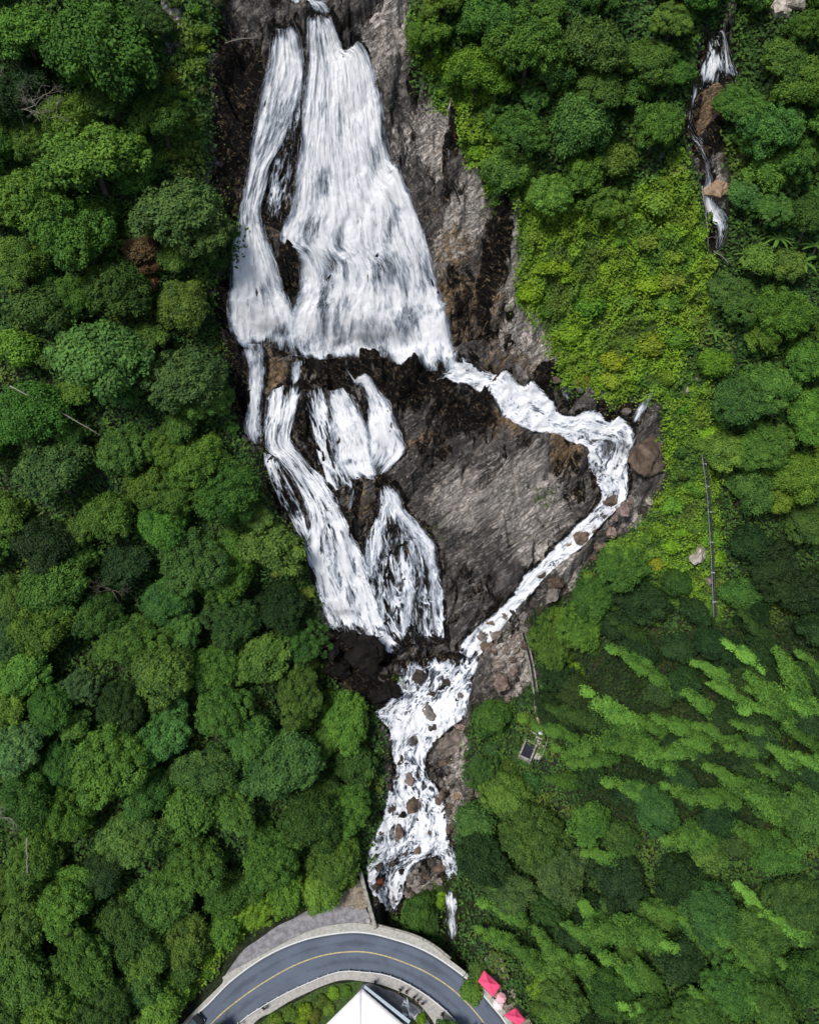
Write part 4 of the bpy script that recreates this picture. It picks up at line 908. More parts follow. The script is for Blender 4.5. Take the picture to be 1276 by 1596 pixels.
# guard rail on the inner side
R = resample(wp([(318,1655),(371,1599),(412,1570),(462,1543),(525,1518),(571,1518),(607,1524),(644,1541),(680,1566),(712,1598),(742,1655)]), 90)
gr = empty('guard_rail', (R[0][0], R[0][1], .2)); tag(gr, 'long pale metal guard rail following the inner side of the bend', 'guard rail')
def local(o, pts): return [(p[0]-o.location.x, p[1]-o.location.y, p[2]-o.location.z) for p in pts]
mb = MB(); t_ = np.gradient(R, axis=0); t_ /= np.linalg.norm(t_, axis=1)[:, None]; nn = np.stack([-t_[:, 1], t_[:, 0]], 1)
a = R-nn*.05-np.array([gr.location.x, gr.location.y]); b = R+nn*.07-np.array([gr.location.x, gr.location.y]); mb.strip(a, b, .45, .78); link('rail', mb.mesh('rail', M_WHT), gr)
pm = MB(); pm.box((0, 0, .36), (.10, .12, .74)); pm.box((0, 0, .76), (.13, .15, .04)); pm = pm.mesh('post', M_STEEL, bevel=.008)
for i in range(0, 90, 3):
    p = link('post', pm, gr); p.location = (R[i][0]-gr.location.x+nn[i][0]*.14, R[i][1]-gr.location.y+nn[i][1]*.14, 0); p.rotation_euler[2] = math.atan2(t_[i][1], t_[i][0])
# concrete wall beside the rapids, with its pale rail
def P3(px, py, z): return Vector(at0(np.array(float(px)), np.array(float(py)), z))
wl = empty('concrete_wall', P3(575, 1402, 0)); tag(wl, 'long thin concrete wall between the layby and the rapids', 'wall')
pts = [P3(562, 1360, 2.6), P3(568, 1385, 1.8), P3(576, 1415, 1.1), P3(585, 1447, .9)]
mb = MB()
for i in range(3):
    a, b = pts[i]-wl.location, pts[i+1]-wl.location; d = (b-a); nrm_ = Vector((-d.y, d.x, 0)).normalized()*.32
    for s0 in (0,): mb.add([a-nrm_, b-nrm_, b+nrm_, a+nrm_, a-nrm_-Vector((0,0,6)), b-nrm_-Vector((0,0,6)), b+nrm_-Vector((0,0,6)), a+nrm_-Vector((0,0,6))], [(0,1,2,3),(4,7,6,5),(0,4,5,1),(1,5,6,2),(2,6,7,3),(3,7,4,0)])
link('wall', mb.mesh('wall', M_CONC2), wl)
mb = MB(); mb.tube([p-wl.location+Vector((.1,0,.45)) for p in pts], .06, 6); link('rail', mb.mesh('rail', M_CONC), wl)
for i in range(9):
    f = i/8*3; j = min(2, int(f)); p = pts[j].lerp(pts[j+1], f-j)-wl.location; mb = MB(); mb.box((p.x+.1, p.y, p.z+.22), (.09, .09, .48)); link('post', mb.mesh('post', M_CONC), wl)
bp = empty('bollard', P3(574, 1438, .1)); tag(bp, 'short white concrete bollard at the road end of the long wall', 'bollard')
mb = MB(); mb.box((0,0,.5), (.5,.42,1.0)); link('post', mb.mesh('post', M_WHT, bevel=.05), bp); mb = MB(); mb.box((0,0,1.04), (.6,.5,.1)); link('cap', mb.mesh('cap', M_CONC, bevel=.02), bp)

# ------------------------------------------------------------ canopies, stall things
def canopy(name, corners, z, peak, peakpx, mat, label, cat, post_mat=M_DARK, sag=.25, valance=.3):
    C4 = [P3(x, y, z) for x, y in corners]; c = sum(C4, Vector())/4; root = empty(name, (c.x, c.y, .08)); tag(root, label, cat)
    off = Vector((c.x, c.y, .08)); top = P3(*peakpx, z+peak)-off; n = 10; mb = MB(); V = []; Fc = []
    for q in range(4):
        a, b = C4[q]-off, C4[(q+1) % 4]-off; o0 = len(V)
        for i in range(n+1):
            f = i/n
            for j in range(n+1):
                g = j/n; p = a.lerp(b, g).lerp(top, f); p.z -= sag*math.sin(math.pi*f)*(.6+.4*math.sin(math.pi*g)); V.append(tuple(p))
        for i in range(n):
            for j in range(n): A0 = o0+i*(n+1)+j; Fc.append((A0, A0+1, A0+n+2, A0+n+1))
    mb.add(V, Fc); me = mb.mesh('roof', mat, True); r = link('roof', me, root); m_ = r.modifiers.new('t', 'SOLIDIFY'); m_.thickness = .05; m_.offset = -1
    mb = MB()
    for q in range(4):
        a, b = C4[q]-off, C4[(q+1) % 4]-off; d = (b-a).normalized(); k_ = max(2, int((b-a).length/.5))
        for i in range(k_):
            m = a.lerp(b, (i+.5)/k_); mb.box((m.x, m.y, m.z-valance/2-.03*(i % 2)), ((b-a).length/k_*.98, .03, valance), math.atan2(d.y, d.x))
    link('valance', mb.mesh('valance', mat), root)
    for q in range(4):
        a = (C4[q]-off)*.96; mb = MB(); mb.tube([(a.x, a.y, 0), (a.x, a.y, C4[q].z-off.z-.05)], .05, 8); link('post', mb.mesh('post', post_mat, True), root)
    return root
canopy('canopy', [(754,1513),(780,1537),(768,1555),(745,1530)], 2.6, .7, (762,1533), M_PINK, 'larger red pink canopy beside the road, upper one of two', 'canopy', sag=.08)
canopy('canopy', [(803,1571),(818,1590),(809,1601),(785,1583)], 2.6, .7, (803,1585), M_PINK, 'smaller pink red canopy cut by the bottom edge of the photo', 'canopy', sag=.08)
tent = canopy('white_marquee', [(564,1542),(632,1600),(560,1720),(480,1625)], 4.2, .35, (562,1625), M_TENT, 'large bright white pointed roof inside the bend', 'marquee', M_STEEL, sag=.10)
mb = MB(); a, b = P3(566, 1541, 3.9)-tent.location, P3(636, 1598, 3.9)-tent.location; d = (b-a); nrm_ = Vector((d.y, -d.x, 0)).normalized()*-.0
n2_ = Vector((-d.y, d.x, 0)).normalized()
mb.add([a+n2_*.1, b+n2_*.1, b+n2_*.6, a+n2_*.45, a+n2_*.1+Vector((0,0,.12)), b+n2_*.1+Vector((0,0,.12)), b+n2_*.6+Vector((0,0,.12)), a+n2_*.45+Vector((0,0,.12))], [(0,3,2,1),(4,5,6,7),(0,1,5,4),(1,2,6,5),(2,3,7,6),(3,0,4,7)])
link('gutter_awning', mb.mesh('gutter_awning', simple('bluish_sheet', (.42, .50, .56), .35, .08, 3, .1)), tent)
# parasol
def parasol(px, py, z, r, mat, label):
    c = P3(px, py, z); root = empty('parasol', (c.x, c.y, .08)); tag(root, label, 'parasol', 'parasols by the red canopies'); V = [(0, 0, z+.45)]; k_ = 8
    for j, (rr, zz) in enumerate(((.5, .30), (.85, .12), (1, 0))):
        for i in range(16): a = i*2*math.pi/16; s_ = 1-(.06 if i % 2 else 0); V.append((r*rr*s_*math.cos(a), r*rr*s_*math.sin(a), z+zz-(.05 if i % 2 else 0)))
    F = [(0, 1+i, 1+(i+1) % 16) for i in range(16)]+[(1+j*16+i, 17+j*16+i, 17+j*16+(i+1) % 16, 1+j*16+(i+1) % 16) for j in range(2) for i in range(16)]
    mb = MB(); mb.add(V, F); o = link('canopy_cloth', mb.mesh('canopy_cloth', mat), root); o.modifiers.new('t', 'SOLIDIFY').thickness = .03
    mb = MB(); mb.tube([(0,0,0), (0,0,z+.5)], .03, 8); link('pole', mb.mesh('pole', M_DARK, True), root)
    mb = MB(); mb.tube([(0,0,0), (0,0,.1)], .28, 14); link('foot', mb.mesh('foot', M_CONC2, True), root)
parasol(781, 1556, 2.2, .75, M_PINK2, 'pink parasol between the two red canopies'); parasol(776, 1566, 2.1, .8, simple('faded_canvas', (.85, .72, .72), .7, .06, 2, .2), 'faded pinkish white parasol nearest the kerb'); 
def crate(px, py, col, rz, label, sc=1.0):
    c = P3(px, py, .08); root = empty('crate', c, rz); root.scale = (sc,)*3; tag(root, label, 'crate', 'crates behind the red canopies')
    mat = simple('crate_'+str(round(col[0]*100)), col, .7, .1, 4); mb = MB()
    mb.box((0,0,.03), (.7,.5,.06)); link('base', mb.mesh('base', mat), root)
    mb = MB()
    for h in (.12, .26, .40):
        mb.box((0,.25,h), (.7,.03,.1)); mb.box((0,-.25,h), (.7,.03,.1)); mb.box((.35,0,h), (.03,.46,.1)); mb.box((-.35,0,h), (.03,.46,.1))
    link('slats', mb.mesh('slats', mat), root)
crate(770, 1519, (.05,.045,.04), .5, 'black crate close behind the larger red canopy'); crate(766, 1511, (.08,.07,.06), .9, 'dark brown crate above the larger red canopy', 1.1); crate(772, 1513, (.30,.28,.26), 1.9, 'grey crate among dark ones above the larger red canopy', .9)
crate(786, 1542, (.04,.04,.045), .2, 'black crate beside the pink parasol', 1.3); crate(789, 1548, (.45,.42,.40), 1.2, 'pale crate beside the pink parasol'); crate(793, 1562, (.09,.07,.05), .4, 'brown crate between parasol and smaller canopy', 1.4)

# ------------------------------------------------------------ people
def skin_mesh(name, verts, edges, radii, mat, sub=1):
    me = bpy.data.meshes.new(name); me.from_pydata(verts, edges, []); o = bpy.data.objects.new(name+'_tmp', me); C.objects.link(o)
    sk = o.modifiers.new('s', 'SKIN'); sb = o.modifiers.new('u', 'SUBSURF'); sb.levels = sub; sb.render_levels = sub
    for i, r in enumerate(radii): me.skin_vertices[0].data[i].radius = (r[0], r[1]) if isinstance(r, tuple) else (r, r)
    me.skin_vertices[0].data[0].use_root = True
    dg = bpy.context.evaluated_depsgraph_get(); out = bpy.data.meshes.new_from_object(o.evaluated_get(dg)); out.name = name
    bpy.data.objects.remove(o); out.materials.clear(); out.materials.append(mat)
    for p in out.polygons: p.use_smooth = True
    return out
M_SKIN = simple('skin', (.45, .28, .20), .6, .05, 5)
def figure(stride, armf, bend):
    """joints of a standing or walking body about 1.7 m tall, facing +y"""
    J = {'pelvis': (0,0,.92), 'belly': (0,.01,1.06), 'chest': (0,.02+bend*.5,1.28), 'neck': (0,.02+bend,1.46), 'head0': (0,.035+bend*1.1,1.54), 'head1': (0,.05+bend*1.15,1.64), 'head2': (0,.04+bend*1.15,1.72)}
    E = [('pelvis','belly'),('belly','chest'),('chest','neck'),('neck','head0'),('head0','head1'),('head1','head2')]; R = {'pelvis': (.15,.11), 'belly': (.13,.10), 'chest': (.16,.11), 'neck': .055, 'head0': .07, 'head1': (.085,.10), 'head2': .06}
    for s, n in ((-1,'l'),(1,'r')):
        J[n+'hip'] = (s*.09,0,.86); J[n+'knee'] = (s*.10, s*stride*.5+.03, .48); J[n+'ank'] = (s*.10, s*stride-.02, .09); J[n+'toe'] = (s*.115, s*stride+.15, .04)
        J[n+'sho'] = (s*.19,.01+bend,1.39); J[n+'elb'] = (s*.25, -s*stride*.4+armf*.1+bend, 1.12); J[n+'wri'] = (s*.22, -s*stride*.6+armf*.32+bend, .92+armf*.2); J[n+'hand'] = (s*.21, -s*stride*.62+armf*.38+bend, .84+armf*.24)
        E += [('pelvis',n+'hip'),(n+'hip',n+'knee'),(n+'knee',n+'ank'),(n+'ank',n+'toe'),('chest',n+'sho'),(n+'sho',n+'elb'),(n+'elb',n+'wri'),(n+'wri',n+'hand')]
        R.update({n+'hip': .09, n+'knee': .06, n+'ank': .042, n+'toe': .038, n+'sho': .062, n+'elb': .045, n+'wri': .032, n+'hand': (.045,.022)})
        for q in range(4):
            J[n+'f%d' % q] = (s*.205+(q-1.5)*.017*s, J[n+'hand'][1]+.02, J[n+'hand'][2]-.085+abs(q-1.4)*.01); E.append((n+'hand', n+'f%d' % q)); R[n+'f%d' % q] = .009
        J[n+'th'] = (s*.17, J[n+'hand'][1]+.045, J[n+'hand'][2]-.02); E.append((n+'hand', n+'th')); R[n+'th'] = .010
    return J, E, R
def part_of(J, E, R, keep, grow, name, mat, trim={}):
    J = dict(J); J.update(trim); ks = [k_ for k_ in J if k_ in keep]; idx = {k_: i for i, k_ in enumerate(ks)}
    g = lambda r: (r[0]+grow, r[1]+grow) if isinstance(r, tuple) else r+grow
    return skin_mesh(name, [J[k_] for k_ in ks], [(idx[a], idx[b]) for a, b in E if a in idx and b in idx], [g(R[k_]) for k_ in ks], mat)
def person(px, py, rz, shirt, trous, hair, pose, label):
    c = P3(px, py, .21); root = empty('person', c, rz); tag(root, label, 'person', 'people on the inner footway'); J, E, R = figure(*pose)
    link('body', part_of(J, E, R, set(J), 0, 'body', M_SKIN), root)
    mk = lambda n_, c_: simple(n_, c_, .85, .08, 6)
    link('shirt', part_of(J, E, R, {'pelvis','belly','chest','lsho','rsho','lelb','relb'}, .018, 'shirt', mk('shirt_cloth', shirt)), root)
    link('trousers', part_of(J, E, R, {'pelvis','lhip','rhip','lknee','rknee','lank','rank'}, .022, 'trousers', mk('trouser_cloth', trous), {'pelvis': (0,0,.90)}), root)
    h1 = J['head1']; hm = skin_mesh('hair', [(h1[0], h1[1]-.03, h1[2]+.02), (h1[0], h1[1]-.01, h1[2]+.10), (h1[0], h1[1]-.07, h1[2]-.05)], [(0,1),(0,2)], [(.098,.09), (.07,.08), (.07,.05)], mk('hair_colour', hair)); link('hair', hm, root)
    fm = MB()
    y0 = h1[1]+.098
    for sx in (-.032, .032): fm.box((sx, y0, h1[2]+.005), (.018, .012, .010))
    fm.box((0, y0, h1[2]-.055), (.045, .012, .010)); fm.box((0, y0+.012, h1[2]-.02), (.018, .03, .03)); link('face', fm.mesh('face', simple('face_features', (.12,.05,.04), .6)), root)
K0 = (.02,.02,.022)
person(585, 1533, 1.2, K0, (.03,.03,.04), K0, (.18, .6, .05), 'person in black standing alone at the top of the bend')
person(624, 1545, 2.0, (.03,.03,.05), K0, K0, (.05, .8, .1), 'person in dark clothes, left of the pair above the white water')
person(633, 1548, 4.2, (.06,.06,.08), (.05,.05,.06), K0, (.2, .2, 0), 'person in dark grey, right of the pair above the white water')
person(645, 1557, .5, (.10,.09,.10), (.03,.03,.05), K0, (.25, .1, 0), 'person in grey top walking past the white water')
person(658, 1566, 3.0, (.12,.05,.05), K0, (.04,.02,.015), (.1, .5, .05), 'person in dull red top by the footway railing')
person(649, 1563, 5.0, K0, (.06,.06,.07), K0, (.05, .9, .15), 'person in black leaning forward beside the white water')
person(689, 1583, .9, K0, K0, K0, (.3, .1, 0), 'person in black walking alone far along the inner footway')
person(412, 1574, 2.5, (.05,.05,.07), (.08,.08,.10), K0, (.15, .2, 0), 'person in dark blue by the rail on the left of the bend')

# ------------------------------------------------------------ black car cut by the bottom edge
car = empty('parked_car', P3(297, 1606, .12), math.radians(-42)); tag(car, 'black car cut off by the bottom edge beside the road', 'car')
def loft(sections, mat, name, bevel=.04):
    mb = MB(); n = len(sections[0]); V = [p for s_ in sections for p in s_]; F = [(i*n+k, i*n+(k+1) % n, (i+1)*n+(k+1) % n, (i+1)*n+k) for i in range(len(sections)-1) for k in range(n)]
    F += [tuple(reversed(range(n))), tuple((len(sections)-1)*n+k for k in range(n))]; mb.add(V, F); return mb.mesh(name, mat, False, bevel)
sec = lambda y, wd, z0, z1: [(-wd, y, z0), (wd, y, z0), (wd*1.03, y, (z0+z1)/2), (wd*.92, y, z1), (-wd*.92, y, z1), (-wd*1.03, y, (z0+z1)/2)]
link('body', loft([sec(-2.2,.78,.35,.75), sec(-2.0,.86,.25,.9), sec(-.9,.88,.22,.98), sec(1.0,.88,.22,.95), sec(2.0,.84,.25,.82), sec(2.25,.74,.35,.65)], simple('black_car_paint', (.015,.016,.02), .25, .05, 3, 0, .6), 'body'), car)
link('windows', loft([sec(-1.7,.70,.9,1.0), sec(-1.1,.68,.9,1.40), sec(.3,.68,.9,1.42), sec(1.2,.72,.9,.98)], simple('car_glass', (.10,.14,.16), .1, .02, 3, 0, .8), 'windows'), car)
link('roof', loft([sec(-1.1,.62,1.41,1.45), sec(-.4,.64,1.43,1.49), sec(.2,.62,1.42,1.46)], simple('black_car_paint', (.015,.016,.02), .25, .05, 3, 0, .6), 'roof', .01), car)
for x in (-.82, .82):
    for y in (-1.4, 1.4):
        mb = MB(); mb.tube([(x-.1, y, .33), (x+.1, y, .33)], .33, 20); wv = link('wheel', mb.mesh('wheel', simple('tyre', (.02,.02,.02), .9), True), car); mb = MB(); mb.tube([(x-.11, y, .33), (x+.11, y, .33)], .2, 14); link('rim', mb.mesh('rim', M_STEEL), wv)
    mb = MB(); mb.box((x*.75, 2.21, .58), (.3, .12, .12)); link('headlight', mb.mesh('headlight', M_WHT, bevel=.02), car)

# ------------------------------------------------------------ boulders
def rock_mesh(seed, mat):
    import bmesh
    bm = bmesh.new(); bmesh.ops.create_icosphere(bm, subdivisions=5, radius=1); rs = np.random.RandomState(seed)
    P = np.array([v.co[:] for v in bm.verts]); sc = np.array([1, rs.uniform(.7, 1.0), rs.uniform(.55, .8)])
    pl = rs.normal(0, 1, (16, 3)); pl /= np.linalg.norm(pl, axis=1)[:, None]; dd = rs.uniform(.5, .82, 16)
    for n_, d_ in zip(pl, dd):
        e = P@n_-d_; P = P-np.clip(e, 0, None)[:, None]*n_*.93
    q = P*1.6+seed*7.7; P = P*(1+.26*fbm(q[:, 0], q[:, 1], q[:, 2], 5, .55))[:, None]*sc
    for v, p in zip(bm.verts, P): v.co = p
    me = bpy.data.meshes.new('boulder'); bm.to_mesh(me); bm.free(); me.materials.append(mat)
    for p in me.polygons: p.use_smooth = True
    return me
def stone_mat():
    k = NT('boulder_stone'); pos = k.n('TexCoord').outputs['Object']; c = k.n('ObjectInfo').outputs['Color']; n = k.noise(pos, 2.2, 6, .65); n2 = k.noise(pos, 9, 3, .6)
    col = k.mix(k.ramp(n, .3, .7), k.mix(1.0, c, (.45,.43,.40), 'MULTIPLY'), k.mix(1.0, c, (1.25,1.22,1.2), 'MULTIPLY')); col = k.mix(k.ramp(n2, .6, .8), col, k.mix(1.0, c, (.5,.5,.5), 'MULTIPLY'))
    return k.done(k.principled(col, .85, n, .7, .12, .12))
M_STONE = stone_mat(); RM = [rock_mesh(40+i, M_STONE) for i in range(9)]
SC = {'black': (.014,.013,.012), 'dark': (.07,.062,.055), 'brown': (.15,.115,.09), 'grey': (.20,.185,.17), 'beige': (.27,.235,.205), 'pink': (.235,.18,.16), 'pale': (.40,.37,.33), 'tan': (.36,.26,.18), 'red': (.20,.07,.045), 'purple': (.19,.145,.14)}
NBD = 0
def boulder(px, py, r, c, sy=1.0, rz=None, label=None, sink=.3, flat=1.0):
    global NBD
    P = atg(px, py, r/10*.3)[0]; gz = float(ground(P[0], P[1])); o = link('boulder', RM[NBD % len(RM)]); R_ = r/10.2*1.12
    o.location = (P[0], P[1], gz+R_*.42-R_*sink); o.scale = (R_, R_*sy, R_*1.25*flat); o.rotation_euler = (random.uniform(-.3,.3), random.uniform(-.3,.3), random.uniform(0,6.3) if rz is None else rz)
    o.color = (*(np.array(SC[c])*math.exp(random.gauss(0,.12))), 1); NBD += 1
    tag(o, label or place_label(c+' '+('large' if r > 15 else 'small' if r < 7 else 'middling')+' boulder', px, py), 'boulder', 'boulders in the stream bed and along the banks'); return o
bank_dummy = 0
BL = """955 780 17 brown,975 792 17 purple,1003 797 14 dark,950 826 14 pink,934 850 11 pink,906 838 15 brown,888 845 8 tan,868 905 14 brown,862 926 18 grey,845 898 10 dark,880 918 10 brown,925 868 8 brown,940 800 9 dark,1012 780 8 pale,
782 1064 20 pink,772 988 13 beige,792 976 10 grey,803 994 11 pink,760 1006 15 brown,790 1012 12 beige,778 1036 13 beige,802 1042 11 pink,750 990 11 grey,815 960 10 grey,765 968 9 brown,800 955 9 dark,812 1020 9 beige,830 940 13 dark,790 1090 8 pink,
572 1022 42 black,606 1072 22 black,528 1042 24 black,548 1000 22 black,592 1048 18 dark,588 1085 16 black,520 1015 18 black,516 556 8 black,498 570 14 black,655 1056 18 dark,692 1060 13 dark,668 1108 15 grey,674 1135 9 dark,645 1152 12 dark,703 1158 26 beige,716 1134 10 pink,640 1213 15 purple,646 1252 21 brown,628 1270 8 black,
692 1188 14 brown,703 1216 12 grey,690 1238 10 brown,712 1240 9 tan,700 1262 10 dark,622 1298 14 brown,634 1330 10 dark,652 1322 11 brown,592 1376 9 red,590 1350 8 dark,612 1345 7 dark,662 1356 13 dark,684 1352 11 brown,636 1110 7 grey,676 1082 9 dark,
624 1187 11 dark,614 1210 9 dark,606 1225 8 dark,700 1290 9 brown,645 1290 6 dark,672 1345 8 dark,610 1262 7 dark,1118 860 7 pale,1100 902 12 beige,1245 833 10 pale,1177 898 7 pale,1038 892 6 beige,1070 604 11 pale,
1085 590 6 grey,815 1236 7 tan,742 1235 9 beige,318 1500 9 grey,332 1512 10 grey,322 1520 7 grey,312 1508 6 pale,340 1500 7 dark,1215 4 16 pale,1245 2 14 pale,1190 1 10 pale,1225 16 10 pale,880 640 9 dark,865 590 9 brown,
905 605 9 grey,975 640 9 grey,940 612 8 dark,560 1395 8 beige,545 1385 6 beige,560 1378 7 grey,700 1170 10 pink,1060 262 9 beige,1048 272 8 pale,1038 282 6 beige,1030 240 7 beige"""
for t in BL.replace('\n', '').split(','):
    a = t.split(); boulder(float(a[0]), float(a[1]), float(a[2]), a[3])
boulder(1004, 714, 46, 'brown', .8, 1.3, 'huge flat brown boulder at the outer turn of the channel', .15, .8)
boulder(1118, 293, 19, 'tan', 1.6, .2, 'tan upright boulder beside the small side fall', .2)
boulder(1090, 862, 22, 'pale', 1.0, 1.0, 'large pale boulder beside the black pipes')
rb = random.Random(21)
def bank(poly, n, r0, r1, cols):
    P = np.array(poly); k = 0; q = 0
    while k < n and q < 3000:
        q += 1; x = rb.uniform(P[:, 0].min(), P[:, 0].max()); y = rb.uniform(P[:, 1].min(), P[:, 1].max())
        if poly_sd(np.array([x]), np.array([y]), poly)[0] > 0: continue
        boulder(x, y, rb.uniform(r0, r1), rb.choice(cols)); k += 1
bank([(745,975),(830,930),(880,900),(900,880),(880,930),(830,960),(815,1060),(790,1075),(745,1040)], 30, 4, 9, ['grey','beige','pink','brown','dark'])
bank([(690,1170),(730,1130),(735,1200),(715,1290),(700,1340),(690,1290),(680,1230)], 20, 3.5, 8, ['brown','dark','grey','beige','dark'])
bank([(880,830),(960,780),(1010,780),(950,850),(890,860)], 16, 4, 8, ['brown','dark','pink','purple'])
bank([(600,1330),(640,1310),(700,1350),(690,1400),(640,1430),(630,1390)], 10, 3, 7, ['brown','dark','dark','grey','beige'])
bank([(600,1180),(640,1200),(620,1290),(590,1300)], 8, 3, 7, ['dark','brown','black'])
bank([(620,1030),(740,1030),(720,1110),(620,1100)], 15, 3.5, 9, ['dark','black','dark','grey'])
bank([(640,1340),(690,1370),(690,1400),(650,1430),(622,1425),(632,1380)], 28, 3.5, 8, ['beige','grey','brown','dark','beige'])
bank([(595,1110),(720,1110),(690,1180),(605,1180)], 14, 3, 8, ['dark','black','grey','dark'])
bank([(602,1200),(690,1200),(700,1300),(590,1300)], 18, 3.5, 9, ['dark','black','brown','dark','purple'])
bank([(576,1320),(706,1320),(640,1420),(590,1420)], 15, 3.5, 8, ['dark','black','brown','dark'])
bank([(735,1000),(820,960),(815,1080),(770,1080)], 10, 3.5, 8, ['dark','brown','grey'])
print('boulders', NBD)

# ------------------------------------------------------------ paddle leaved plants
def rosette(seed, nl, L, wl_, droop):
    rs = np.random.RandomState(seed); V = []; F = []; T = []; n0 = 0; K = 9
    for i in range(nl):
        a = i*2*math.pi/nl+rs.normal(0, .25); l = L*rs.uniform(.75, 1.15); t = np.linspace(0, 1, K); r = l*t; z = l*(.55*t-droop*t**2); wv = wl_*np.sin(np.pi*np.clip(t*.9+.1, 0, 1))**.7
        ca, sa = math.cos(a), math.sin(a); mid = np.stack([r*ca, r*sa, z], 1); sd_ = np.array([-sa, ca, 0])
        V.append(np.concatenate([mid-sd_*wv[:, None]-np.array([0,0,.12])*wv[:, None], mid, mid+sd_*wv[:, None]-np.array([0,0,.12])*wv[:, None]]))
        for j in range(K-1): F += [(n0+j, n0+j+1, n0+K+j+1, n0+K+j), (n0+K+j, n0+K+j+1, n0+2*K+j+1, n0+2*K+j)]
        T.append(np.concatenate([np.full(K, .4), np.full(K, .95), np.full(K, .55)])); n0 += 3*K
    return npmesh('leaves', np.concatenate(V), F, M_LEAF, False, {'tint': np.concatenate(T)})
RO = [rosette(1, 9, 2.6, .26, .55), rosette(2, 11, 2.2, .20, .7), rosette(3, 14, 1.8, .13, .75)]
mb = MB(); mb.tube([(0,0,-3.5), (.05,0,-1), (0,0,.1)], [.16, .13, .07], 8); stm = mb.mesh('stem', M_BARK, True)
for i, (x, y, k_, s_, lab) in enumerate([(1188,392,0,1.,'paddle leaved plant right of the side fall, leftmost of its cluster'), (1212,372,1,1.1,'dark paddle leaved plant at the top of the cluster right of the side fall'), (1250,408,0,1.15,'paddle leaved plant with pale drooping leaves near the right edge'),
        (1272,384,0,1.,'paddle leaved plant cut by the right edge'), (1163,398,1,.8,'small bright paddle leaved plant nearest the side fall'), (1212,580,1,1.,'star shaped plant between two crowns below the paddle leaved cluster'), (1172,680,2,1.1,'star shaped fern right of the brown boulder'),
        (1112,520,0,.7,'single broad leaved plant in the gully under the side fall'), (497,1190,2,.9,'bright star shaped plant left of the rapids'), (210,1532,1,.7,'small star shaped plant near the left end of the road'), (1208,700,2,.9,'small fern among trees below the star shaped fern'), (765,38,2,1.3,'feathery fern on the top right of the main cliff'), (790,105,2,1.2,'pale fern high beside the pale cliff strip')]):
    P = atg(x, y, 3.2*s_)[0]; root = empty('broad_leaved_plant', (P[0], P[1], P[2]), random.uniform(0, 6)); root.scale = (s_,)*3; tag(root, lab, 'plant', 'broad leaved plants among the trees')
    l = link('leaves', RO[k_], root); link('stem', stm, root); l.color = (.075, .17, .035, 1)
# dead trees
def dead(name, px, py, lift, h, seed, label, lean=(0,0), mat=M_PALEBARK, depth=4, dr=None, spread=.6):
    rs = random.Random(seed); P = atg(px, py, lift)[0]; root = empty(name, (P[0], P[1], float(ground(P[0], P[1]))-.2)); tag(root, label, 'dead tree'); mb = MB(); br = MB()
    top = Vector((lean[0], lean[1], P[2]-root.location.z)); mb.tube([(0,0,0), tuple(top*.5), tuple(top)], [.16, .12, .08], 7); link('trunk', mb.mesh('trunk', mat, True), root)
    def go(p, d, l, r, n):
        q = p+d*l*.5+Vector([rs.gauss(0, l*.07) for _ in range(3)]); e = p+d*l+Vector([rs.gauss(0, l*.1) for _ in range(3)]); br.tube([p, q, e], [r, r*.8, r*.55], 5, False)
        if n > 0:
            for _ in range(rs.choice([2, 3])):
                dd = (d+Vector([rs.gauss(0, spread) for _ in range(3)])).normalized(); dd.z = max(dd.z, -.1); go(e if rs.random() < .7 else q, dd, l*rs.uniform(.55, .85), r*.6, n-1)
    for _ in range(4): go(top, Vector((rs.gauss(0,.8), rs.gauss(0,.5), .5)).normalized(), h, .075, depth)
    link('branches', br.mesh('branches', mat, True), root)
dead('dead_tree', 28, 170, 8.5, 2.6, 4, 'bare dead tree with white branches near the upper left edge'); dead('dead_tree', 72, 185, 8.0, 1.9, 9, 'smaller bare dead tree right of the white branched one')
dead('dead_tree', 8, 1275, 8, 1.6, 2, 'bare pale twigs at the left edge'); dead('dead_tree', 175, 920, 8, 1.5, 12, 'thin grey bare branches between dark crowns', mat=M_BARK)
dead('dead_tree', 865, 1388, 5, 1.7, 14, 'grey leafless thicket in the dark hollow on the lower right', mat=M_BARK)
def trunkline(name, p0, p1, l0, l1, r, label, cat='dead trunk'):
    A0, B0 = atg(*p0, l0)[0], atg(*p1, l1)[0]; root = empty(name, tuple(A0)); tag(root, label, cat); d = Vector(B0-A0); mb = MB(); rs = random.Random(3)
    mb.tube([d*f+Vector((rs.gauss(0,.08), rs.gauss(0,.08), .25*math.sin(3.14*f))) for f in np.linspace(0, 1, 9)], list(np.linspace(r, r*.5, 9)), 7); link('trunk', mb.mesh('trunk', M_PALEBARK, True), root); mb = MB()
    for f in np.linspace(.08, .95, 16):
        s0 = d*f+Vector((0, 0, .2)); mb.tube([s0, s0+Vector((rs.gauss(0,.35), rs.gauss(0,.35), rs.uniform(.1,.5)))], [.03, .01], 4)
    link('twigs', mb.mesh('twigs', M_PALEBARK), root)
trunkline('fallen_tree', (15,602), (158,678), 9.5, 8.5, .12, 'long thin pale dead trunk lying across crowns on the left'); trunkline('fallen_tree', (42,1308), (43,1384), 9, 8.5, .11, 'short upright pale dead trunk low on the left')
trunkline('fallen_tree', (1094,290), (1104,388), 1.5, 1.5, .10, 'thin pale trunk along the side fall'); trunkline('fallen_tree', (1112,392), (1136,412), 2, 2, .07, 'thin pale stick under the side fall'); trunkline('fallen_tree', (402,60), (352,66), 1.0, 1.0, .10, 'pale driftwood branch left of the main fall lip')
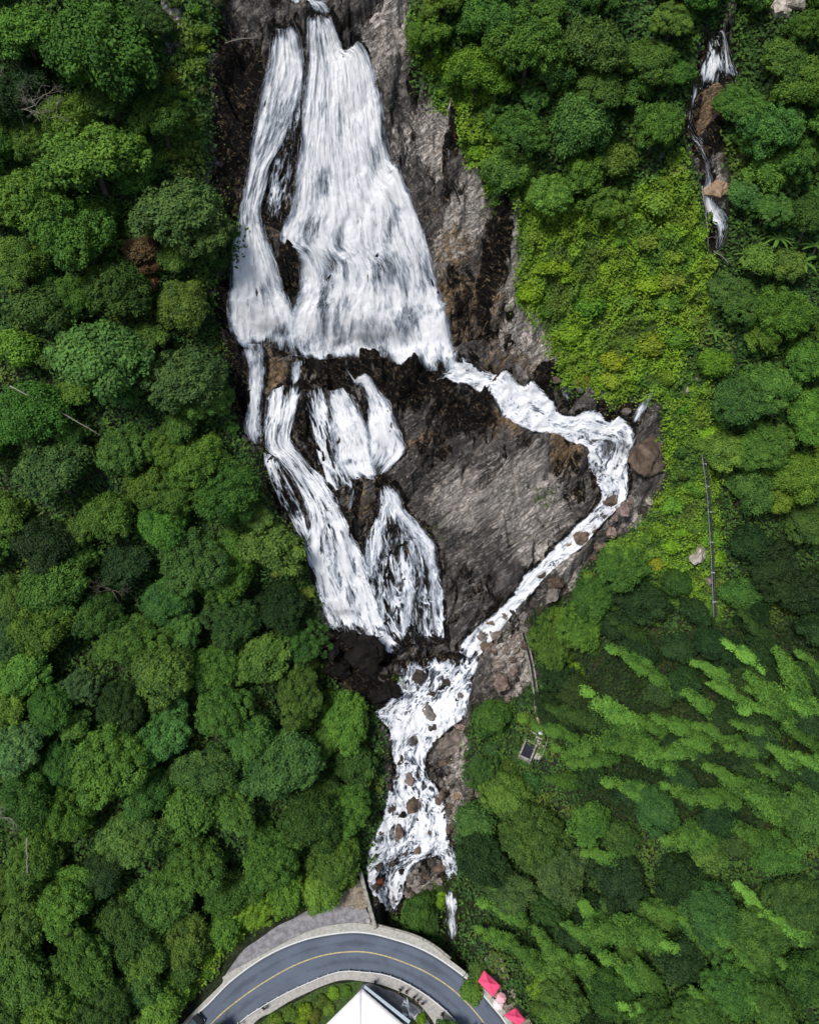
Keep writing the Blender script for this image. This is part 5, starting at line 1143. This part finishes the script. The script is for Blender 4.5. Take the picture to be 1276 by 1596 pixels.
# ------------------------------------------------------------ pipes on the hillside
M_PIPE = simple('grey_pipe', (.16, .18, .20), .4, .05, 4, .1); M_PIPE2 = simple('black_pipe', (.035, .037, .042), .45, .05, 4, .1)
pr = empty('water_pipe', tuple(atg(1106, 840)[0])); tag(pr, 'pair of long grey and black water pipes running down the right slope', 'pipe')
L0 = Vector(pr.location)
for dx, mat, r in ((0, M_PIPE, .08), (4.5, M_PIPE2, .12)):
    pts = [Vector(atg(x+dx*(1-.35*i/6 if dx else 1), y, 4.5)[0])-L0 for i, (x, y) in enumerate([(1093,705),(1098,740),(1102,775),(1105,820),(1108,870),(1110,915),(1112,962)])]
    mb = MB(); mb.tube(pts, r, 8); p = link('pipe', mb.mesh('pipe', mat, True), pr); mb = MB()
    for a, b in zip(pts, pts[1:]): m = a.lerp(b, .5); d = (b-a).normalized(); mb.tube([m-d*.08, m+d*.08], r*1.35, 10)
    link('joint_collars', mb.mesh('joint_collars', M_STEEL), p)
for y, x in ((775, 1103), (870, 1109), (955, 1113)):
    q = Vector(atg(x, y, 4.5)[0]); g = float(ground(q.x, q.y)); mb = MB(); mb.box((q.x-L0.x+.1, q.y-L0.y, (g+q.z)/2-L0.z-.15), (.12, .12, q.z-g)); mb.box((q.x-L0.x+.15, q.y-L0.y, q.z-L0.z-.2), (.9, .12, .10)); link('support', mb.mesh('support', M_DARK), pr)
# ------------------------------------------------------------ intake tank
tk = Vector(atg(822, 1172, .6)[0]); g0 = tk.z; root = empty('intake_tank', tk, math.radians(-26)); tag(root, 'small concrete water tank with dark pool and walkway among the trees', 'water tank')
# local axes: x across (short side), y along
M_DW = simple('dark_tank_water', (.030, .030, .045), .12, .1, 2, .1, .6); mb = MB()
for (cx, cy, sx, sy) in ((-.95, 0, .28, 3.3), (.95, 0, .28, 3.3), (0, 1.51, 1.62, .28), (0, -1.51, 1.62, .28)): mb.box((cx, cy, 0), (sx, sy, 1.8))
link('tank_walls', mb.mesh('tank_walls', M_CONC2, bevel=.02), root); mb = MB(); mb.box((0, 0, -.1), (1.62, 2.74, 1.2)); link('pool_water', mb.mesh('pool_water', M_DW), root); mb = MB()
for (cx, cy, sx, sy) in ((.45, 2.25, .14, 1.1), (1.35, 2.25, .14, 1.1), (.9, 2.73, .76, .14), (.9, 1.78, .76, .14)): mb.box((cx, cy, .1), (sx, sy, 1.4))
link('small_chamber', mb.mesh('small_chamber', M_CONC), root); mb = MB(); mb.tube([(.9, 2.25, .2), (.9, 2.25, .78)], .26, 14); link('valve', mb.mesh('valve', M_STEEL, True), root)
mb = MB(); mb.box((.1, 3.2, .45), (3.0, .26, .35), math.radians(-12)); link('beam', mb.mesh('beam', M_CONC2), root)
mb = MB(); mb.add([(1.25,-.9,.25),(2.3,-.55,.25),(2.1,2.9,.25),(1.5,2.9,.25),(1.25,-.9,.4),(2.3,-.55,.4),(2.1,2.9,.4),(1.5,2.9,.4)], [(3,2,1,0),(4,5,6,7),(0,1,5,4),(1,2,6,5),(2,3,7,6),(3,0,4,7)]); link('side_slab', mb.mesh('side_slab', simple('slab_concrete', (.42,.38,.34), .85, .1, 3)), root)
for x, y in ((1.3,-1.0), (1.75,-.85), (2.2,-.7), (2.45, .2), (2.4, 1.2), (2.3, 2.2), (2.2, 3.1)): mb = MB(); mb.tube([(x, y, -2.6), (x, y, 1.15)], .045, 6); link('railing_post', mb.mesh('railing_post', M_STEEL), root)
mb = MB(); mb.tube([(2.2,-.7,1.1),(2.45,.2,1.1),(2.4,1.2,1.1),(2.3,2.2,1.1),(2.2,3.1,1.1)], .04, 6); link('handrail', mb.mesh('handrail', M_STEEL), root)
fp = Vector(atg(838, 1118, .8)[0]); fr = empty('feed_channel', fp); tag(fr, 'ochre concrete feed channel leading down into the small tank', 'channel')
a, b = Vector(atg(834, 1100, .8)[0])-fp, Vector(atg(841, 1137, .8)[0])-fp; mb = MB(); mb.tube([a, a.lerp(b, .5), b], .24, 8); link('trough', mb.mesh('trough', simple('ochre_concrete', (.36,.30,.18), .85, .15, 3)), fr)
mb = MB(); q = b+Vector((.1, -.7, -.3)); mb.tube([b+Vector((0,0,.05)), b.lerp(q, .5)+Vector((.1,0,.1)), q], [.22, .42, .38], 10); link('water_spill', mb.mesh('water_spill', simple('spill_water', (.75,.80,.86), .4, .08, 4)), fr)
pth = Vector(atg(832, 1060, .6)[0]); pc = empty('narrow_channel', pth); tag(pc, 'narrow concrete channel running down the bank towards the small tank', 'channel')
mb = MB(); pp_ = [Vector(atg(x, y, .9)[0])-pth for x, y in ((815,985),(822,1010),(828,1035),(832,1060),(835,1080),(836,1098))]
for a, b in zip(pp_, pp_[1:]):
    d = b-a; n_ = Vector((-d.y, d.x, 0)).normalized()
    for s_ in (-.34, .34): q = n_*s_; mb.add([a+q-n_*.09, b+q-n_*.09, b+q+n_*.09, a+q+n_*.09, a+q-n_*.09-Vector((0,0,.7)), b+q-n_*.09-Vector((0,0,.7)), b+q+n_*.09-Vector((0,0,.7)), a+q+n_*.09-Vector((0,0,.7))], [(0,1,2,3),(4,7,6,5),(0,4,5,1),(1,5,6,2),(2,6,7,3),(3,7,4,0)])
link('side_walls', mb.mesh('side_walls', M_CONC2), pc); mb = MB(); mb.tube([p-Vector((0,0,.45)) for p in pp_], .26, 6); link('channel_bed', mb.mesh('channel_bed', M_DW), pc)
# green bushes inside the bend
for i, (x, y, r) in enumerate([(430,1592,12),(452,1582,11),(476,1574,12),(500,1560,11),(520,1548,9),(540,1545,8),(470,1596,12),(492,1584,10),(512,1572,9),(440,1610,14),(655,1590,9),(640,1600,9)]):
    shrub(x, y, r, ['bright','mid','lime','olive'][i % 4], place_label('green bank bush', x, y))

# ------------------------------------------------------------ thin mist where the main fall breaks on the ledge
km = NT('mist'); vol = km.n('VolumePrincipled', {'Color': (.95, .97, 1.0, 1), 'Anisotropy': .2})
pos = km.n('TexCoord').outputs['Object']; ln = km.n('VectorMath', {0: pos}, operation='LENGTH').outputs['Value']
fall = km.ramp(ln, 1.0, .15); nz = km.ramp(km.noise(pos, 2.2, 3, .6), .38, .72)
km.t.links.new(km.math('MULTIPLY', km.math('MULTIPLY', fall, nz), .45), vol.inputs['Density']); km.t.links.new(vol.outputs[0], km.out.inputs[1])
import bmesh
for i, (x, y, rx, ry, rz_) in enumerate([(560, 520, 13, 4, 5.5), (400, 505, 6, 3, 5), (520, 950, 6, 3, 3.5), (960, 690, 6, 4, 3)]):
    P = atg(x, y, .6)[0]; bm = bmesh.new(); bmesh.ops.create_icosphere(bm, subdivisions=3, radius=1); me_ = bpy.data.meshes.new('mist'); bm.to_mesh(me_); bm.free(); me_.materials.append(km.m)
    o = link('mist', me_); o.location = P; o.scale = (rx, ry, rz_); tag(o, 'thin white mist over the falling water', None, None, 'stuff')
S.cycles.volume_max_steps = 96; S.cycles.volume_bounces = 0
